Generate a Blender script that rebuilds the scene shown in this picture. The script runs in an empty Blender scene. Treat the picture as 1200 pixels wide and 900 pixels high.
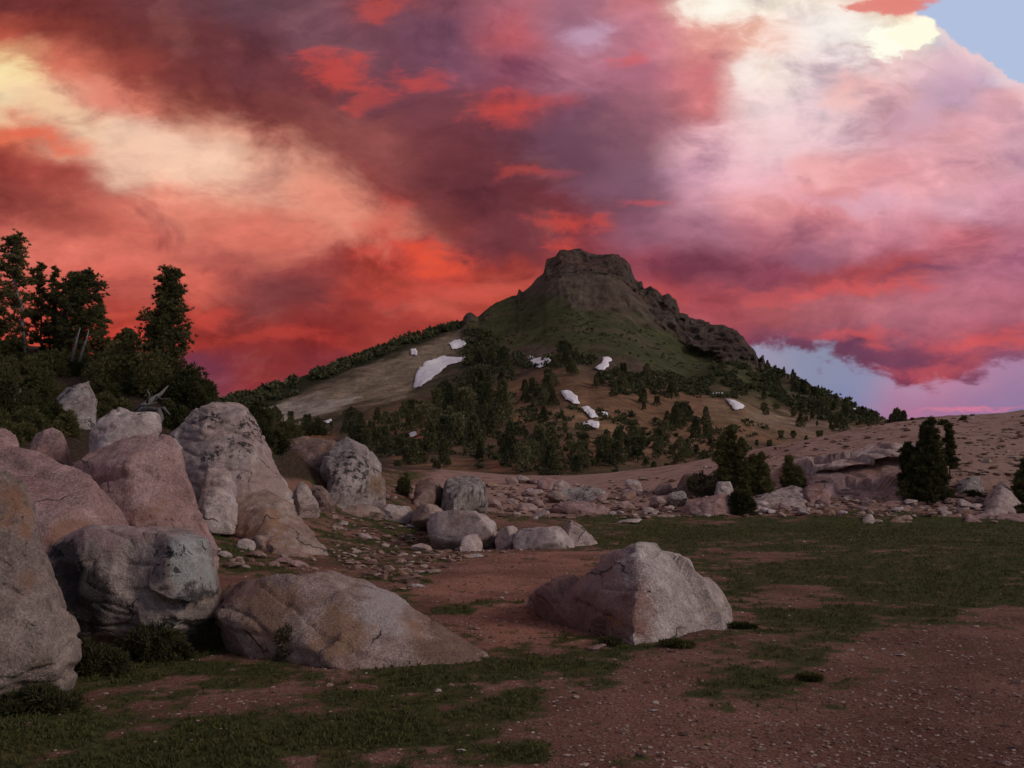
import bpy, bmesh, math, random
import numpy as np
from mathutils import Vector

# ------------------------------------------------------------------ camera, sky, sun, exposure
SC = bpy.context.scene
COL = SC.collection
F = 1177.0            # focal length in pixels of the 1200 px wide photograph
HZ = 565.0            # horizon row
CAMH = 1.7
cam = bpy.data.cameras.new('camera')
cam.sensor_width = 36.0
cam.lens = 36.0 * F / 1200.0
cam.shift_y = (HZ - 450.0) / 1200.0
cam.clip_start = 0.1
cam.clip_end = 9000
cam_o = bpy.data.objects.new('camera', cam)
cam_o.location = (0, 0, CAMH)
cam_o.rotation_euler = (math.radians(90), 0, 0)
COL.objects.link(cam_o)
SC.camera = cam_o

SUN_EL, SUN_AZ = 28.0, 118.0          # azimuth clockwise from +Y: behind the camera, to the right
SUN_STRENGTH, SUN_ANGLE, SUN_COL = 1.15, 14.0, (1.0, 0.86, 0.70)
NISHITA_STRENGTH = 0.09
CLOUD_STRENGTH = 1.0
SC.view_settings.view_transform = 'Standard'
SC.view_settings.look = 'None'
SC.view_settings.exposure = 0.0
SC.view_settings.gamma = 1.0
SC.view_settings.use_curve_mapping = False
SC.render.engine = 'CYCLES'
SC.cycles.use_denoising = True
SC.cycles.max_bounces = 5
SC.cycles.diffuse_bounces = 3
SC.cycles.transparent_max_bounces = 6
SC.cycles.caustics_reflective = False
SC.cycles.caustics_refractive = False


def s2l(c):
    return tuple((v / 255.0 / 12.92) if v / 255.0 <= 0.04045 else ((v / 255.0 + 0.055) / 1.055) ** 2.4 for v in c)


class NT:
    """small helper that writes node trees"""
    def __init__(self, tree):
        self.t = tree
        tree.nodes.clear()

    def n(self, kind, **kw):
        nd = self.t.nodes.new(kind)
        for k, v in kw.items():
            setattr(nd, k, v)
        return nd

    def put(self, sock, v):
        if isinstance(v, bpy.types.NodeSocket):
            self.t.links.new(v, sock)
        elif isinstance(v, (tuple, list)) and len(v) == 3 and sock.type == 'RGBA':
            sock.default_value = (*v, 1)
        else:
            sock.default_value = v

    def math(self, op, a, b=0.0, clamp=False):
        nd = self.n('ShaderNodeMath', operation=op, use_clamp=clamp)
        self.put(nd.inputs[0], a)
        self.put(nd.inputs[1], b)
        return nd.outputs[0]

    def vmath(self, op, a, b=None):
        nd = self.n('ShaderNodeVectorMath', operation=op)
        self.put(nd.inputs[0], a)
        if b is not None:
            self.put(nd.inputs['Scale'] if op == 'SCALE' else nd.inputs[1], b)
        return nd.outputs['Value'] if op in ('LENGTH', 'DOT_PRODUCT') else nd.outputs[0]

    def mix(self, fac, a, b, blend='MIX'):
        nd = self.n('ShaderNodeMix', data_type='RGBA', blend_type=blend)
        self.put(nd.inputs[0], fac)
        self.put(nd.inputs[6], a)
        self.put(nd.inputs[7], b)
        return nd.outputs[2]

    def rng(self, v, a, b, c=0.0, d=1.0, smooth=True):
        nd = self.n('ShaderNodeMapRange', interpolation_type='SMOOTHSTEP' if smooth else 'LINEAR')
        self.put(nd.inputs[0], v)
        for k, x in zip((1, 2, 3, 4), (a, b, c, d)):
            self.put(nd.inputs[k], x)
        return nd.outputs[0]

    def noise(self, vec, scale, detail=4.0, rough=0.55, dist=0.0, out=0):
        nd = self.n('ShaderNodeTexNoise')
        self.put(nd.inputs['Vector'], vec)
        nd.inputs['Scale'].default_value = scale
        nd.inputs['Detail'].default_value = detail
        nd.inputs['Roughness'].default_value = rough
        nd.inputs['Distortion'].default_value = dist
        return nd.outputs[out]

    def mapping(self, vec, loc=(0, 0, 0), rot=(0, 0, 0), scale=(1, 1, 1), kind='POINT'):
        nd = self.n('ShaderNodeMapping', vector_type=kind)
        self.put(nd.inputs[0], vec)
        nd.inputs['Location'].default_value = loc
        nd.inputs['Rotation'].default_value = rot
        nd.inputs['Scale'].default_value = scale
        return nd.outputs[0]

    def ramp(self, fac, stops, interp='LINEAR'):
        nd = self.n('ShaderNodeValToRGB')
        cr = nd.color_ramp
        cr.interpolation = interp
        while len(cr.elements) < len(stops):
            cr.elements.new(0.5)
        for e, (p, c) in zip(cr.elements, stops):
            e.position = p
            e.color = (*c, 1)
        self.put(nd.inputs[0], fac)
        return nd.outputs[0]


# the clouds of the evening sky, colour by direction; rows go down from 26 degrees above the horizon, columns left to right
SKY = {
 0: [(118,54,54),(124,57,55),(118,60,62),(112,66,74),(105,70,82),(115,75,88),(140,70,78),(138,80,96),(188,110,125),(168,112,132),(212,128,134),(255,232,212),(255,244,226),(255,236,216),(232,140,128),(172,186,216),(165,182,218)],
 40: [(196,92,74),(140,64,56),(126,60,55),(118,60,62),(108,66,76),(110,74,86),(122,76,92),(125,80,100),(190,95,105),(178,128,152),(205,130,145),(245,172,160),(250,195,175),(255,246,236),(252,240,215),(172,188,222),(170,185,220)],
 80: [(250,205,150),(225,120,98),(152,70,62),(122,59,59),(112,60,68),(135,68,74),(122,72,86),(130,82,105),(150,85,105),(185,120,140),(185,115,135),(215,125,130),(255,236,226),(248,226,226),(246,208,208),(236,197,207),(178,195,225)],
 120: [(248,222,180),(240,170,140),(222,125,104),(152,78,68),(126,64,62),(130,68,68),(120,68,80),(125,68,78),(160,75,85),(125,80,100),(165,105,120),(205,120,125),(250,226,226),(240,216,221),(236,186,190),(202,166,186),(232,175,185)],
 160: [(238,120,88),(242,192,160),(246,206,176),(224,138,116),(165,85,75),(150,80,75),(140,75,75),(120,62,70),(112,62,75),(110,72,88),(150,100,115),(235,180,190),(248,206,208),(242,200,208),(225,170,180),(225,165,175),(215,165,180)],
 200: [(165,70,62),(200,100,86),(246,198,172),(246,204,178),(242,168,142),(172,85,78),(155,80,75),(130,68,68),(112,58,66),(112,70,85),(140,98,118),(220,165,185),(245,195,210),(250,177,177),(238,155,160),(225,160,172),(215,165,182)],
 240: [(146,66,60),(178,83,74),(205,105,92),(238,148,126),(246,168,142),(215,115,100),(165,78,72),(145,70,65),(118,58,64),(132,60,68),(125,82,100),(210,150,168),(238,160,165),(235,145,148),(215,155,175),(218,165,185),(215,150,170)],
 280: [(195,95,85),(188,92,82),(200,98,86),(196,98,88),(212,112,98),(175,82,76),(192,74,62),(142,65,65),(125,62,70),(150,64,70),(150,95,115),(175,115,135),(190,115,130),(175,110,130),(185,110,130),(215,120,130),(195,120,140)],
 320: [(215,110,95),(216,106,92),(222,106,90),(208,98,84),(160,80,78),(165,75,72),(182,72,60),(195,76,63),(165,65,58),(150,65,70),(160,75,90),(140,75,92),(150,75,95),(165,75,85),(180,80,85),(185,110,130),(190,115,140)],
 360: [(205,95,82),(202,88,74),(202,80,65),(188,74,62),(130,62,62),(145,60,58),(165,62,55),(205,88,75),(192,76,62),(165,70,65),(185,80,80),(175,80,88),(175,90,95),(180,100,110),(185,110,125),(185,110,130),(185,105,125)],
 400: [(202,80,64),(205,74,58),(195,64,50),(160,56,50),(150,54,50),(158,52,48),(150,55,52),(190,70,62),(182,70,62),(172,75,75),(175,80,85),(165,75,90),(128,70,94),(122,72,97),(132,72,96),(190,88,102),(160,86,105)],
 440: [(190,70,58),(190,66,56),(170,58,56),(125,55,65),(150,52,52),(132,52,58),(140,58,66),(165,65,65),(165,65,65),(150,70,80),(140,80,105),(130,75,100),(112,66,95),(128,66,92),(140,66,92),(150,80,105),(130,85,120)],
 480: [(130,66,80),(120,64,85),(110,64,92),(104,64,95),(122,56,72),(120,58,78),(125,60,78),(130,62,78),(130,70,90),(130,75,100),(130,80,110),(130,80,112),(118,70,100),(128,70,98),(140,70,98),(150,80,105),(130,85,120)],
}


def build_world():
    w = bpy.data.worlds.new('World')
    SC.world = w
    w.use_nodes = True
    T = NT(w.node_tree)
    tc = T.n('ShaderNodeTexCoord').outputs['Generated']
    d = T.vmath('NORMALIZE', tc)
    sx = T.n('ShaderNodeSeparateXYZ')
    T.put(sx.inputs[0], d)
    X, Y, Z = sx.outputs
    yy = T.math('MAXIMUM', Y, 0.22)
    u = T.math('DIVIDE', X, yy)
    v = T.math('DIVIDE', Z, yy)
    # P: 1 unit = 1200 px of the photograph, x to the right from its left edge, y down from its top
    pu = T.math('MULTIPLY_ADD', u, F / 1200.0)
    pu.node.inputs[2].default_value = 0.5
    pv = T.math('MULTIPLY_ADD', v, -F / 1200.0)
    pv.node.inputs[2].default_value = HZ / 1200.0
    cb = T.n('ShaderNodeCombineXYZ')
    T.put(cb.inputs[0], pu)
    T.put(cb.inputs[1], pv)
    P0 = cb.outputs[0]
    aniso = T.mapping(P0, rot=(0, 0, math.radians(-18)), scale=(1.0, 1.55, 1.0))

    # explicit conversions keep the long chain of mixes evaluable in order
    def c2v(c):
        a_, b_ = T.n('ShaderNodeSeparateColor'), T.n('ShaderNodeCombineXYZ')
        T.put(a_.inputs[0], c)
        for i_ in range(3):
            T.put(b_.inputs[i_], a_.outputs[i_])
        return b_.outputs[0]

    def f2c(f):
        b_ = T.n('ShaderNodeCombineColor')
        for i_ in range(3):
            T.put(b_.inputs[i_], f)
        return b_.outputs[0]

    def c2f(c):
        a_ = T.n('ShaderNodeSeparateColor')
        T.put(a_.inputs[0], c)
        return a_.outputs[0]

    def warp(vec, scale, amp, detail, seed):
        q = T.mapping(vec, loc=(seed, seed * 0.7, seed * 1.3))
        c = c2v(T.noise(q, scale, detail, 0.58, 0.3, out=1))
        c = T.vmath('SUBTRACT', c, (0.5, 0.5, 0.5))
        return T.vmath('MULTIPLY', c, (amp * 1.15, amp, 0.0))
    w1 = warp(aniso, 5.5, 0.078, 7.0, 3.1)
    P = T.vmath('ADD', P0, w1)
    w2 = warp(aniso, 16.0, 0.028, 7.0, 7.7)
    P = T.vmath('ADD', P, w2)
    ps = T.n('ShaderNodeSeparateXYZ')
    T.put(ps.inputs[0], P)
    wu, wv = ps.outputs[0], ps.outputs[1]
    col = None

    def after(v):
        # adds a millionth of the colour so far, so that the renderer works through the layers one at a time
        if col is None:
            return v
        k_ = T.math('MULTIPLY_ADD', c2f(col), 1e-7)
        T.put(k_.node.inputs[2], v)
        return k_
    last = None
    for y, cols in SKY.items():
        stops = [(min(1.0, i * 75 / 1200.0), s2l(c)) for i, c in enumerate(cols)]
        r = T.ramp(after(wu), stops, 'EASE')
        if col is None:
            col = r
        else:
            fac = T.rng(after(wv), last / 1200.0, y / 1200.0)
            col = T.mix(fac, col, r)
        last = y

    n_a = T.noise(aniso, 9.0, 9.0, 0.62, 0.5)
    n_b = T.noise(T.mapping(P0, loc=(4.2, 1.1, 0), rot=(0, 0, 0.15), scale=(1, 2.2, 1)), 24.0, 7.0, 0.62, 0.4)

    def blob(center, rad, color, strength=1.0, soft=(1.15, 0.0), rag=0.9, src=P, nz=n_b, rot=0.0):
        nonlocal col
        sv = T.n('ShaderNodeVectorMath', operation='MULTIPLY_ADD')
        T.put(sv.inputs[0], c2v(col))
        sv.inputs[1].default_value = (1e-7, 1e-7, 0)
        T.put(sv.inputs[2], src)
        q = T.mapping(sv.outputs[0], loc=(center[0] / 1200.0, center[1] / 1200.0, 0), rot=(0, 0, rot),
                      scale=(rad[0] / 1200.0, rad[1] / 1200.0, 1), kind='TEXTURE')
        ln = T.vmath('LENGTH', q)
        if rag:
            k = T.math('MULTIPLY_ADD', nz, -2.0 * rag)
            k.node.inputs[2].default_value = rag
            ln = T.math('ADD', ln, k)
        f = T.rng(ln, soft[0], soft[1], 0.0, strength)
        col = T.mix(f, col, s2l(color))

    # broad masses the table is too coarse for
    for c, r, cl, st, ro in (((300, 205), (190, 66), (247, 184, 156), .8, .42), ((215, 172), (120, 36), (248, 206, 180), .75, .40), ((410, 245), (120, 46), (238, 146, 124), .8, .3), ((240, 265), (150, 40), (238, 142, 120), .6, .2), ((1105, 205), (120, 66), (236, 172, 180), .6, 0), ((1050, 270), (100, 30), (226, 150, 164), .5, 0),
                             ((130, 285), (190, 40), (226, 118, 102), .85, .1), ((170, 330), (150, 34), (222, 110, 94), .75, 0), ((330, 275), (110, 30), (214, 108, 94), .7, .15), ((470, 395), (90, 22), (176, 66, 60), .5, -.2), ((350, 340), (110, 26), (126, 62, 64), .8, .1),
                             ((265, 300), (90, 18), (168, 82, 78), .6, .25), ((570, 338), (75, 24), (208, 92, 78), .75, -.2), ((255, 432), (60, 26), (112, 58, 84), .75, 0), ((420, 425), (60, 16), (126, 54, 62), .6, 0),
                             ((560, 215), (150, 60), (110, 55, 63), .9, .3), ((250, 45), (180, 34), (110, 58, 62), .85, .3), ((450, 60), (150, 46), (120, 72, 88), .55, .2), ((120, 20), (120, 20), (116, 54, 54), .6, .2), ((170, 405), (130, 22), (192, 66, 54), .6, 0), ((330, 425), (90, 22), (140, 52, 52), .7, 0), ((430, 150), (90, 34), (150, 82, 78), .6, .5), ((600, 285), (70, 30), (118, 58, 66), .7, 0),
                             ((790, 325), (110, 20), (142, 74, 90), .6, 0), ((1110, 362), (120, 30), (190, 112, 128), .55, -.2), ((1000, 412), (150, 13), (114, 66, 92), .85, .05), ((60, 205), (110, 26), (164, 72, 64), .75, .25), ((40, 255), (140, 22), (146, 66, 60), .7, .1)):
        blob(c, r, cl, st, rag=.8, rot=ro, soft=(1.2, .1), nz=n_a)
    # light and dark drifts
    lo = T.rng(n_a, 0.50, 0.33)
    hi_ = T.rng(n_a, 0.52, 0.70)
    col = T.mix(T.math('MULTIPLY', lo, 0.75), col, T.mix(1.0, col, (0.62, 0.56, 0.66), 'MULTIPLY'))
    lit = T.mix(0.07, T.mix(1.0, col, (1.22, 1.20, 1.16), 'MULTIPLY'), s2l((250, 186, 170)))
    col = T.mix(T.math('MULTIPLY', hi_, 0.65), col, lit)
    bil = T.n('ShaderNodeTexVoronoi', feature='F1')
    T.put(bil.inputs['Vector'], T.vmath('ADD', P, T.vmath('SCALE', w2, 0.6)))
    bil.inputs['Scale'].default_value = 13.0
    bil.inputs['Detail'].default_value = 2.0
    bil.inputs['Roughness'].default_value = 0.55
    puff = T.rng(bil.outputs['Distance'], 0.12, 0.72, 1.18, 0.88)
    col = T.mix(1.0, col, f2c(puff), 'MULTIPLY')
    lum2 = T.rng(n_b, 0.2, 0.8, 0.85, 1.15)
    col = T.mix(1.0, col, f2c(lum2), 'MULTIPLY')
    PR = T.vmath('ADD', P, warp(P0, 34.0, 0.020, 7.0, 5.9))
    # glowing red puffs
    red = (206, 74, 64)
    for c, r, st in (((398, 72), (44, 34), .95), ((487, 90), (48, 20), .85), ((582, 128), (46, 26), .85), ((440, 112), (34, 20), .6),
                     ((455, 8), (34, 14), .7), ((500, 302), (60, 34), .95), ((455, 258), (40, 30), .6), ((680, 260), (42, 15), .9),
                     ((560, 345), (60, 12), .4), ((640, 205), (50, 10), .6), ((625, 112), (50, 18), .6), ((735, 72), (22, 14), .7),
                     ((470, 350), (80, 14), .5), ((330, 398), (90, 14), .5), ((250, 365), (40, 18), .7),
                     ((760, 242), (34, 8), .7), ((670, 288), (22, 10), .8), ((1010, 335), (90, 14), .8), ((1000, 388), (50, 12), .8),
                     ((1165, 398), (80, 16), .8), ((900, 345), (60, 12), .5), ((1100, 428), (60, 14), .55), ((160, 395), (70, 22), .8)):
        blob(c, r, red if c[0] < 700 else (216, 88, 86), st * .7, rag=1.4, src=PR, soft=(1.2, 0.1))
    blob((505, 300), (40, 22), (232, 84, 54), .7, rag=1.2)
    # rim-lit edges and bright hollows
    blob((840, 12), (60, 34), (255, 250, 236), 1.0)
    blob((960, 40), (90, 44), (255, 246, 242), .6)
    blob((880, 78), (20, 40), (255, 244, 236), .6)
    blob((930, 150), (110, 60), (244, 206, 210), .6)
    blob((900, 210), (90, 40), (240, 178, 184), .5)
    blob((965, 180), (50, 26), (236, 164, 164), .6)
    blob((15, 90), (46, 26), (250, 228, 172), .95)
    blob((60, 128), (80, 24), (248, 214, 170), .7, rot=0.35)
    blob((180, 175), (120, 46), (247, 205, 178), .55, rot=0.45)
    blob((688, 40), (34, 26), (196, 160, 184), .7)
    blob((40, 160), (80, 16), (226, 104, 78), .85, rot=0.2)
    blob((115, 115), (40, 30), (224, 130, 112), .8)
    # lavender shadows inside the bright tower
    blob((1120, 105), (60, 40), (198, 160, 184), .6)
    blob((1070, 145), (50, 34), (204, 160, 180), .6)
    blob((1000, 105), (40, 30), (244, 186, 178), .7)
    blob((1000, 235), (70, 18), (214, 170, 190), .6)
    blob((740, 220), (90, 26), (126, 86, 106), .6)
    blob((690, 165), (90, 56), (110, 72, 90), .85)
    blob((1080, 320), (60, 10), (122, 70, 96), .8, rot=-0.15)
    blob((950, 300), (60, 16), (140, 90, 114), .6)
    # clear blue corner behind the crisp edge of the cumulus tower
    w3 = warp(P0, 15.0, 0.050, 8.0, 1.7)
    P3 = T.vmath('ADD', P0, w3)
    p3 = T.n('ShaderNodeSeparateXYZ')
    T.put(p3.inputs[0], P3)
    edge = T.math('SUBTRACT', T.math('MULTIPLY_ADD', p3.outputs[0], 0.70), p3.outputs[1])
    edge.node.inputs[0].links[0].from_node.inputs[2].default_value = (22.0 - 0.70 * 1085) / 1200.0
    blue = T.rng(edge, 0.0, 0.0042)
    right = T.rng(p3.outputs[0], 1072 / 1200.0, 1082 / 1200.0)
    blue = T.math('MULTIPLY', blue, right)
    nis = T.n('ShaderNodeTexSky', sky_type='NISHITA', sun_disc=False, sun_elevation=math.radians(SUN_EL),
              sun_rotation=math.radians(SUN_AZ), altitude=2600.0, air_density=1.0, dust_density=0.6, ozone_density=2.0)
    clear = T.mix(1.0, nis.outputs[0], (NISHITA_STRENGTH,) * 3, 'MULTIPLY')
    rim = T.rng(edge, -0.02, 0.0)
    rim = T.math('MULTIPLY', rim, right)
    col = T.mix(T.math('MULTIPLY', rim, 0.55), col, s2l((250, 214, 210)))
    col = T.mix(blue, col, s2l((176, 192, 222)))
    # the white crown of the tower and the pink scrap above it
    blob((1040, 48), (30, 26), (255, 253, 236), 1.0, soft=(1.0, 0.7), rag=0.9, src=P3)
    blob((1068, 40), (34, 20), (255, 252, 228), 1.0, soft=(1.0, 0.75), rag=0.9, src=P3)
    blob((1045, 4), (58, 13), (226, 132, 122), .95, soft=(1.0, 0.6), rag=0.7, src=P3)
    # under the dark cloud base on the right the air is open: pale blue, then a pink curtain
    low = T.ramp(wu, [(0.0, s2l((110, 66, 96))), (0.30, s2l((110, 66, 92))), (0.66, s2l((142, 138, 164))), (0.74, s2l((152, 146, 170))), (0.81, s2l((136, 140, 166))),
                      (0.840, s2l((138, 139, 170))), (0.900, s2l((176, 138, 166))), (0.93, s2l((184, 130, 158))), (1.0, s2l((168, 128, 160)))], 'EASE')
    low = T.mix(T.rng(wv, 425 / 1200.0, 485 / 1200.0), low, T.ramp(wu, [(0.0, s2l((104, 66, 100))), (0.70, s2l((120, 130, 172))), (0.83, s2l((118, 130, 170))), (0.90, s2l((168, 116, 150))), (1.0, s2l((140, 116, 156)))], 'EASE'))
    base_y = T.ramp(p3.outputs[0], [(0.0, (1, 1, 1)), (0.70, (0.74, 0.74, 0.74)), (0.74, (405 / 600.0,) * 3), (0.80, (414 / 600.0,) * 3), (0.868, (436 / 600.0,) * 3),
                                (0.895, (446 / 600.0,) * 3), (0.935, (440 / 600.0,) * 3), (0.96, (424 / 600.0,) * 3), (1.0, (416 / 600.0,) * 3)])
    dv = T.math('SUBTRACT', p3.outputs[1], T.math('MULTIPLY', c2f(base_y), 0.5))
    # fade the scalloped edge in
    openair = T.rng(T.math('ADD', dv, T.math('MULTIPLY', T.math('SUBTRACT', n_b, 0.5), 0.05)), -0.005, 0.008)
    openair = T.math('MULTIPLY', openair, T.rng(pu, 0.66, 0.72))
    col = T.mix(openair, col, low)
    blob((1140, 473), (75, 4), (218, 122, 150), .8, rag=.5)
    blob((1140, 490), (80, 8), (124, 130, 176), .8, rag=.5)
    blob((970, 427), (8, 3), (130, 118, 150), .8, rag=.4)
    # the rest of the dome: clear dusk sky with thin high cloud
    zen = T.rng(Z, 0.40, 0.72)
    hi = T.noise(T.mapping(d, scale=(1, 1, 2.2)), 2.6, 7.0, 0.6, 0.6)
    hic = T.mix(T.rng(hi, 0.35, 0.7), s2l((104, 88, 92)), s2l((214, 168, 144)))
    col = T.mix(zen, col, hic)
    side = T.rng(Y, 0.62, 0.30)
    cloud_away = T.math('MULTIPLY', T.rng(hi, 0.44, 0.66), 0.75)
    away = T.mix(cloud_away, clear, s2l((196, 160, 138)))
    hs = T.n('ShaderNodeHueSaturation')
    hs.inputs['Saturation'].default_value = 1.0
    T.put(hs.inputs['Color'], col)
    cl = T.mix(1.0, hs.outputs[0], (CLOUD_STRENGTH,) * 3, 'MULTIPLY')
    fin = T.mix(side, cl, away)
    bg = T.n('ShaderNodeBackground')
    T.put(bg.inputs[0], fin)
    bg.inputs[1].default_value = 1.0
    out = T.n('ShaderNodeOutputWorld')
    T.t.links.new(bg.outputs[0], out.inputs[0])
    w.cycles.sampling_method = 'MANUAL'
    w.cycles.sample_map_resolution = 512


build_world()
sun = bpy.data.lights.new('sun', 'SUN')
sun.energy = SUN_STRENGTH
sun.angle = math.radians(SUN_ANGLE)
sun.color = SUN_COL
sun_o = bpy.data.objects.new('sun', sun)
_a, _e = math.radians(SUN_AZ), math.radians(SUN_EL)
_to = Vector((math.sin(_a) * math.cos(_e), math.cos(_a) * math.cos(_e), math.sin(_e)))
sun_o.rotation_euler = _to.to_track_quat('Z', 'Y').to_euler()
sun_o.location = _to * 50
COL.objects.link(sun_o)

# ------------------------------------------------------------------ numpy helpers
def hash3(ix, iy, iz, seed):
    h = (ix.astype(np.uint32) * np.uint32(374761393) + iy.astype(np.uint32) * np.uint32(668265263)
         + iz.astype(np.uint32) * np.uint32(2147483647) + np.uint32((seed * 974634777 + 1013904223) & 0xffffffff))
    h = (h ^ (h >> np.uint32(13))) * np.uint32(1274126177)
    h = h ^ (h >> np.uint32(16))
    return (h & np.uint32(0xffffff)).astype(np.float32) / np.float32(0xffffff)


def vnoise(x, y, z, seed=0):
    """value noise in -1..1"""
    x, y, z = np.broadcast_arrays(np.asarray(x, np.float32), np.asarray(y, np.float32), np.asarray(z, np.float32))
    fx, fy, fz = np.floor(x), np.floor(y), np.floor(z)
    ix, iy, iz = fx.astype(np.int32), fy.astype(np.int32), fz.astype(np.int32)
    tx, ty, tz = x - fx, y - fy, z - fz
    tx, ty, tz = [t * t * t * (t * (t * 6 - 15) + 10) for t in (tx, ty, tz)]
    r = 0
    for dx in (0, 1):
        for dy in (0, 1):
            for dz in (0, 1):
                wgt = (tx if dx else 1 - tx) * (ty if dy else 1 - ty) * (tz if dz else 1 - tz)
                r = r + wgt * hash3(ix + dx, iy + dy, iz + dz, seed)
    return r * 2 - 1


def fbm(x, y, z=0.0, oct=4, seed=0, gain=0.5, lac=2.03):
    r, a, f, tot = 0.0, 1.0, 1.0, 0.0
    for i in range(oct):
        r = r + a * vnoise(np.asarray(x) * f + 17.3 * i, np.asarray(y) * f + 5.1 * i, np.asarray(z) * f + 9.7 * i, seed + i)
        tot += a
        a *= gain
        f *= lac
    return r / tot * 1.6


def ridged(x, y, z=0.0, oct=3, seed=0):
    r, a, f, tot = 0.0, 1.0, 1.0, 0.0
    for i in range(oct):
        r = r + a * (1 - 2 * np.abs(vnoise(np.asarray(x) * f + 3.3 * i, np.asarray(y) * f, np.asarray(z) * f + 7.7 * i, seed + i)))
        tot += a
        a *= 0.5
        f *= 2.1
    return r / tot


def sstep(a, b, x):
    t = np.clip((x - a) / (b - a), 0, 1)
    return t * t * (3 - 2 * t)


def poly_sd(x, y, poly):
    """signed distance to a polygon, positive inside"""
    x = np.asarray(x, np.float64)
    y = np.asarray(y, np.float64)
    d = np.full(x.shape, 1e18)
    ins = np.zeros(x.shape, bool)
    n = len(poly)
    for i in range(n):
        ax, ay = poly[i]
        bx, by = poly[(i + 1) % n]
        ex, ey = bx - ax, by - ay
        t = np.clip(((x - ax) * ex + (y - ay) * ey) / (ex * ex + ey * ey + 1e-12), 0, 1)
        d = np.minimum(d, (x - ax - t * ex) ** 2 + (y - ay - t * ey) ** 2)
        if ay != by:
            c = ((ay > y) != (by > y)) & (x < (bx - ax) * (y - ay) / (by - ay) + ax)
            ins ^= c
    return np.where(ins, 1, -1) * np.sqrt(d)


def U(px, py, Y):
    """a point that the photograph shows at (px, py), at distance Y"""
    return ((px - 600.0) / F * Y, Y, CAMH + (HZ - py) / F * Y)


def mesh_obj(name, verts, faces, mats=(), parent=None, smooth=True, attrs=None, mat_idx=None):
    me = bpy.data.meshes.new(name)
    verts = np.asarray(verts, np.float32).reshape(-1, 3)
    if isinstance(faces, np.ndarray):
        nf, k = faces.shape
        me.vertices.add(len(verts))
        me.vertices.foreach_set('co', verts.ravel())
        me.loops.add(nf * k)
        me.loops.foreach_set('vertex_index', faces.astype(np.int32).ravel())
        me.polygons.add(nf)
        me.polygons.foreach_set('loop_start', np.arange(nf, dtype=np.int32) * k)
        me.update(calc_edges=True)
        me.validate()
    else:
        me.from_pydata([tuple(v) for v in verts], [], faces)
        me.update()
    for m in mats:
        me.materials.append(m)
    if mat_idx is not None:
        me.polygons.foreach_set('material_index', np.asarray(mat_idx, np.int32))
    me.polygons.foreach_set('use_smooth', np.full(len(me.polygons), bool(smooth)))
    for an, av in (attrs or {}).items():
        av = np.asarray(av, np.float32)
        if av.ndim == 1:
            at = me.attributes.new(an, 'FLOAT', 'POINT')
            at.data.foreach_set('value', av)
        else:
            at = me.attributes.new(an, 'FLOAT_COLOR', 'POINT')
            at.data.foreach_set('color', np.hstack([av, np.ones((len(av), 1), np.float32)]).ravel())
    o = bpy.data.objects.new(name, me)
    COL.objects.link(o)
    if parent is not None:
        o.parent = parent
    return o


def tag(o, label=None, cat=None, group=None, kind=None):
    if label:
        o['label'] = label
    if cat:
        o['category'] = cat
    if group:
        o['group'] = group
    if kind:
        o['kind'] = kind
    return o


def empty(name, loc):
    o = bpy.data.objects.new(name, None)
    o.location = loc
    o.empty_display_size = 0.2
    COL.objects.link(o)
    return o


def grid_faces(nr, nc, wrap=False):
    i = np.arange(nr - 1)[:, None]
    j = np.arange(nc if wrap else nc - 1)[None, :]
    j2 = (j + 1) % nc
    a = i * nc + j
    b = i * nc + j2
    return np.stack([a, b, b + nc, a + nc], -1).reshape(-1, 4)


def new_mat(name):
    m = bpy.data.materials.new(name)
    m.use_nodes = True
    return m, NT(m.node_tree)


def finish(T, col, rough=0.9, bump=None, spec=0.2, bump_dist=0.02, bump_str=1.0, normal=None):
    b = T.n('ShaderNodeBsdfPrincipled')
    T.put(b.inputs['Base Color'], col)
    T.put(b.inputs['Roughness'], rough)
    b.inputs['Specular IOR Level'].default_value = spec
    if bump is not None:
        bp = T.n('ShaderNodeBump')
        bp.inputs['Strength'].default_value = bump_str
        bp.inputs['Distance'].default_value = bump_dist
        T.put(bp.inputs['Height'], bump)
        T.t.links.new(bp.outputs[0], b.inputs['Normal'])
    out = T.n('ShaderNodeOutputMaterial')
    T.t.links.new(b.outputs[0], out.inputs[0])
    return b


def attr(T, name, fac=False):
    nd = T.n('ShaderNodeAttribute', attribute_name=name)
    return nd.outputs['Fac'] if fac else nd.outputs['Color']


# ------------------------------------------------------------------ the lie of the land
# ground points read off the photograph (column, row, distance)
CTRL_PX = [(400, 640, 26), (330, 612, 28), (400, 596, 33), (480, 591, 38), (560, 600, 42), (230, 600, 24), (150, 560, 25),
           (50, 520, 26), (100, 470, 32), (0, 440, 36), (100, 418, 40), (200, 452, 36), (240, 478, 33), (-100, 400, 40),
           (-300, 420, 40), (0, 415, 46), (200, 452, 50), (300, 520, 44), (120, 640, 17), (0, 590, 18), (-150, 560, 18), (290, 640, 21),
           (700, 600, 46), (900, 606, 44), (1200, 610, 42), (1300, 608, 42), (640, 603, 45),
           (1000, 547, 54), (1000, 513, 63), (880, 533, 66), (760, 557, 62), (640, 572, 60), (1062, 495, 68),
           (1130, 497, 64), (1205, 482, 70), (1300, 468, 74), (1500, 450, 78), (1150, 540, 52), (1200, 560, 50), (830, 580, 50), (720, 582, 52),
           (480, 566, 60), (560, 563, 64), (420, 545, 62), (330, 525, 66), (560, 556, 80), (640, 563, 80)]
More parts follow.
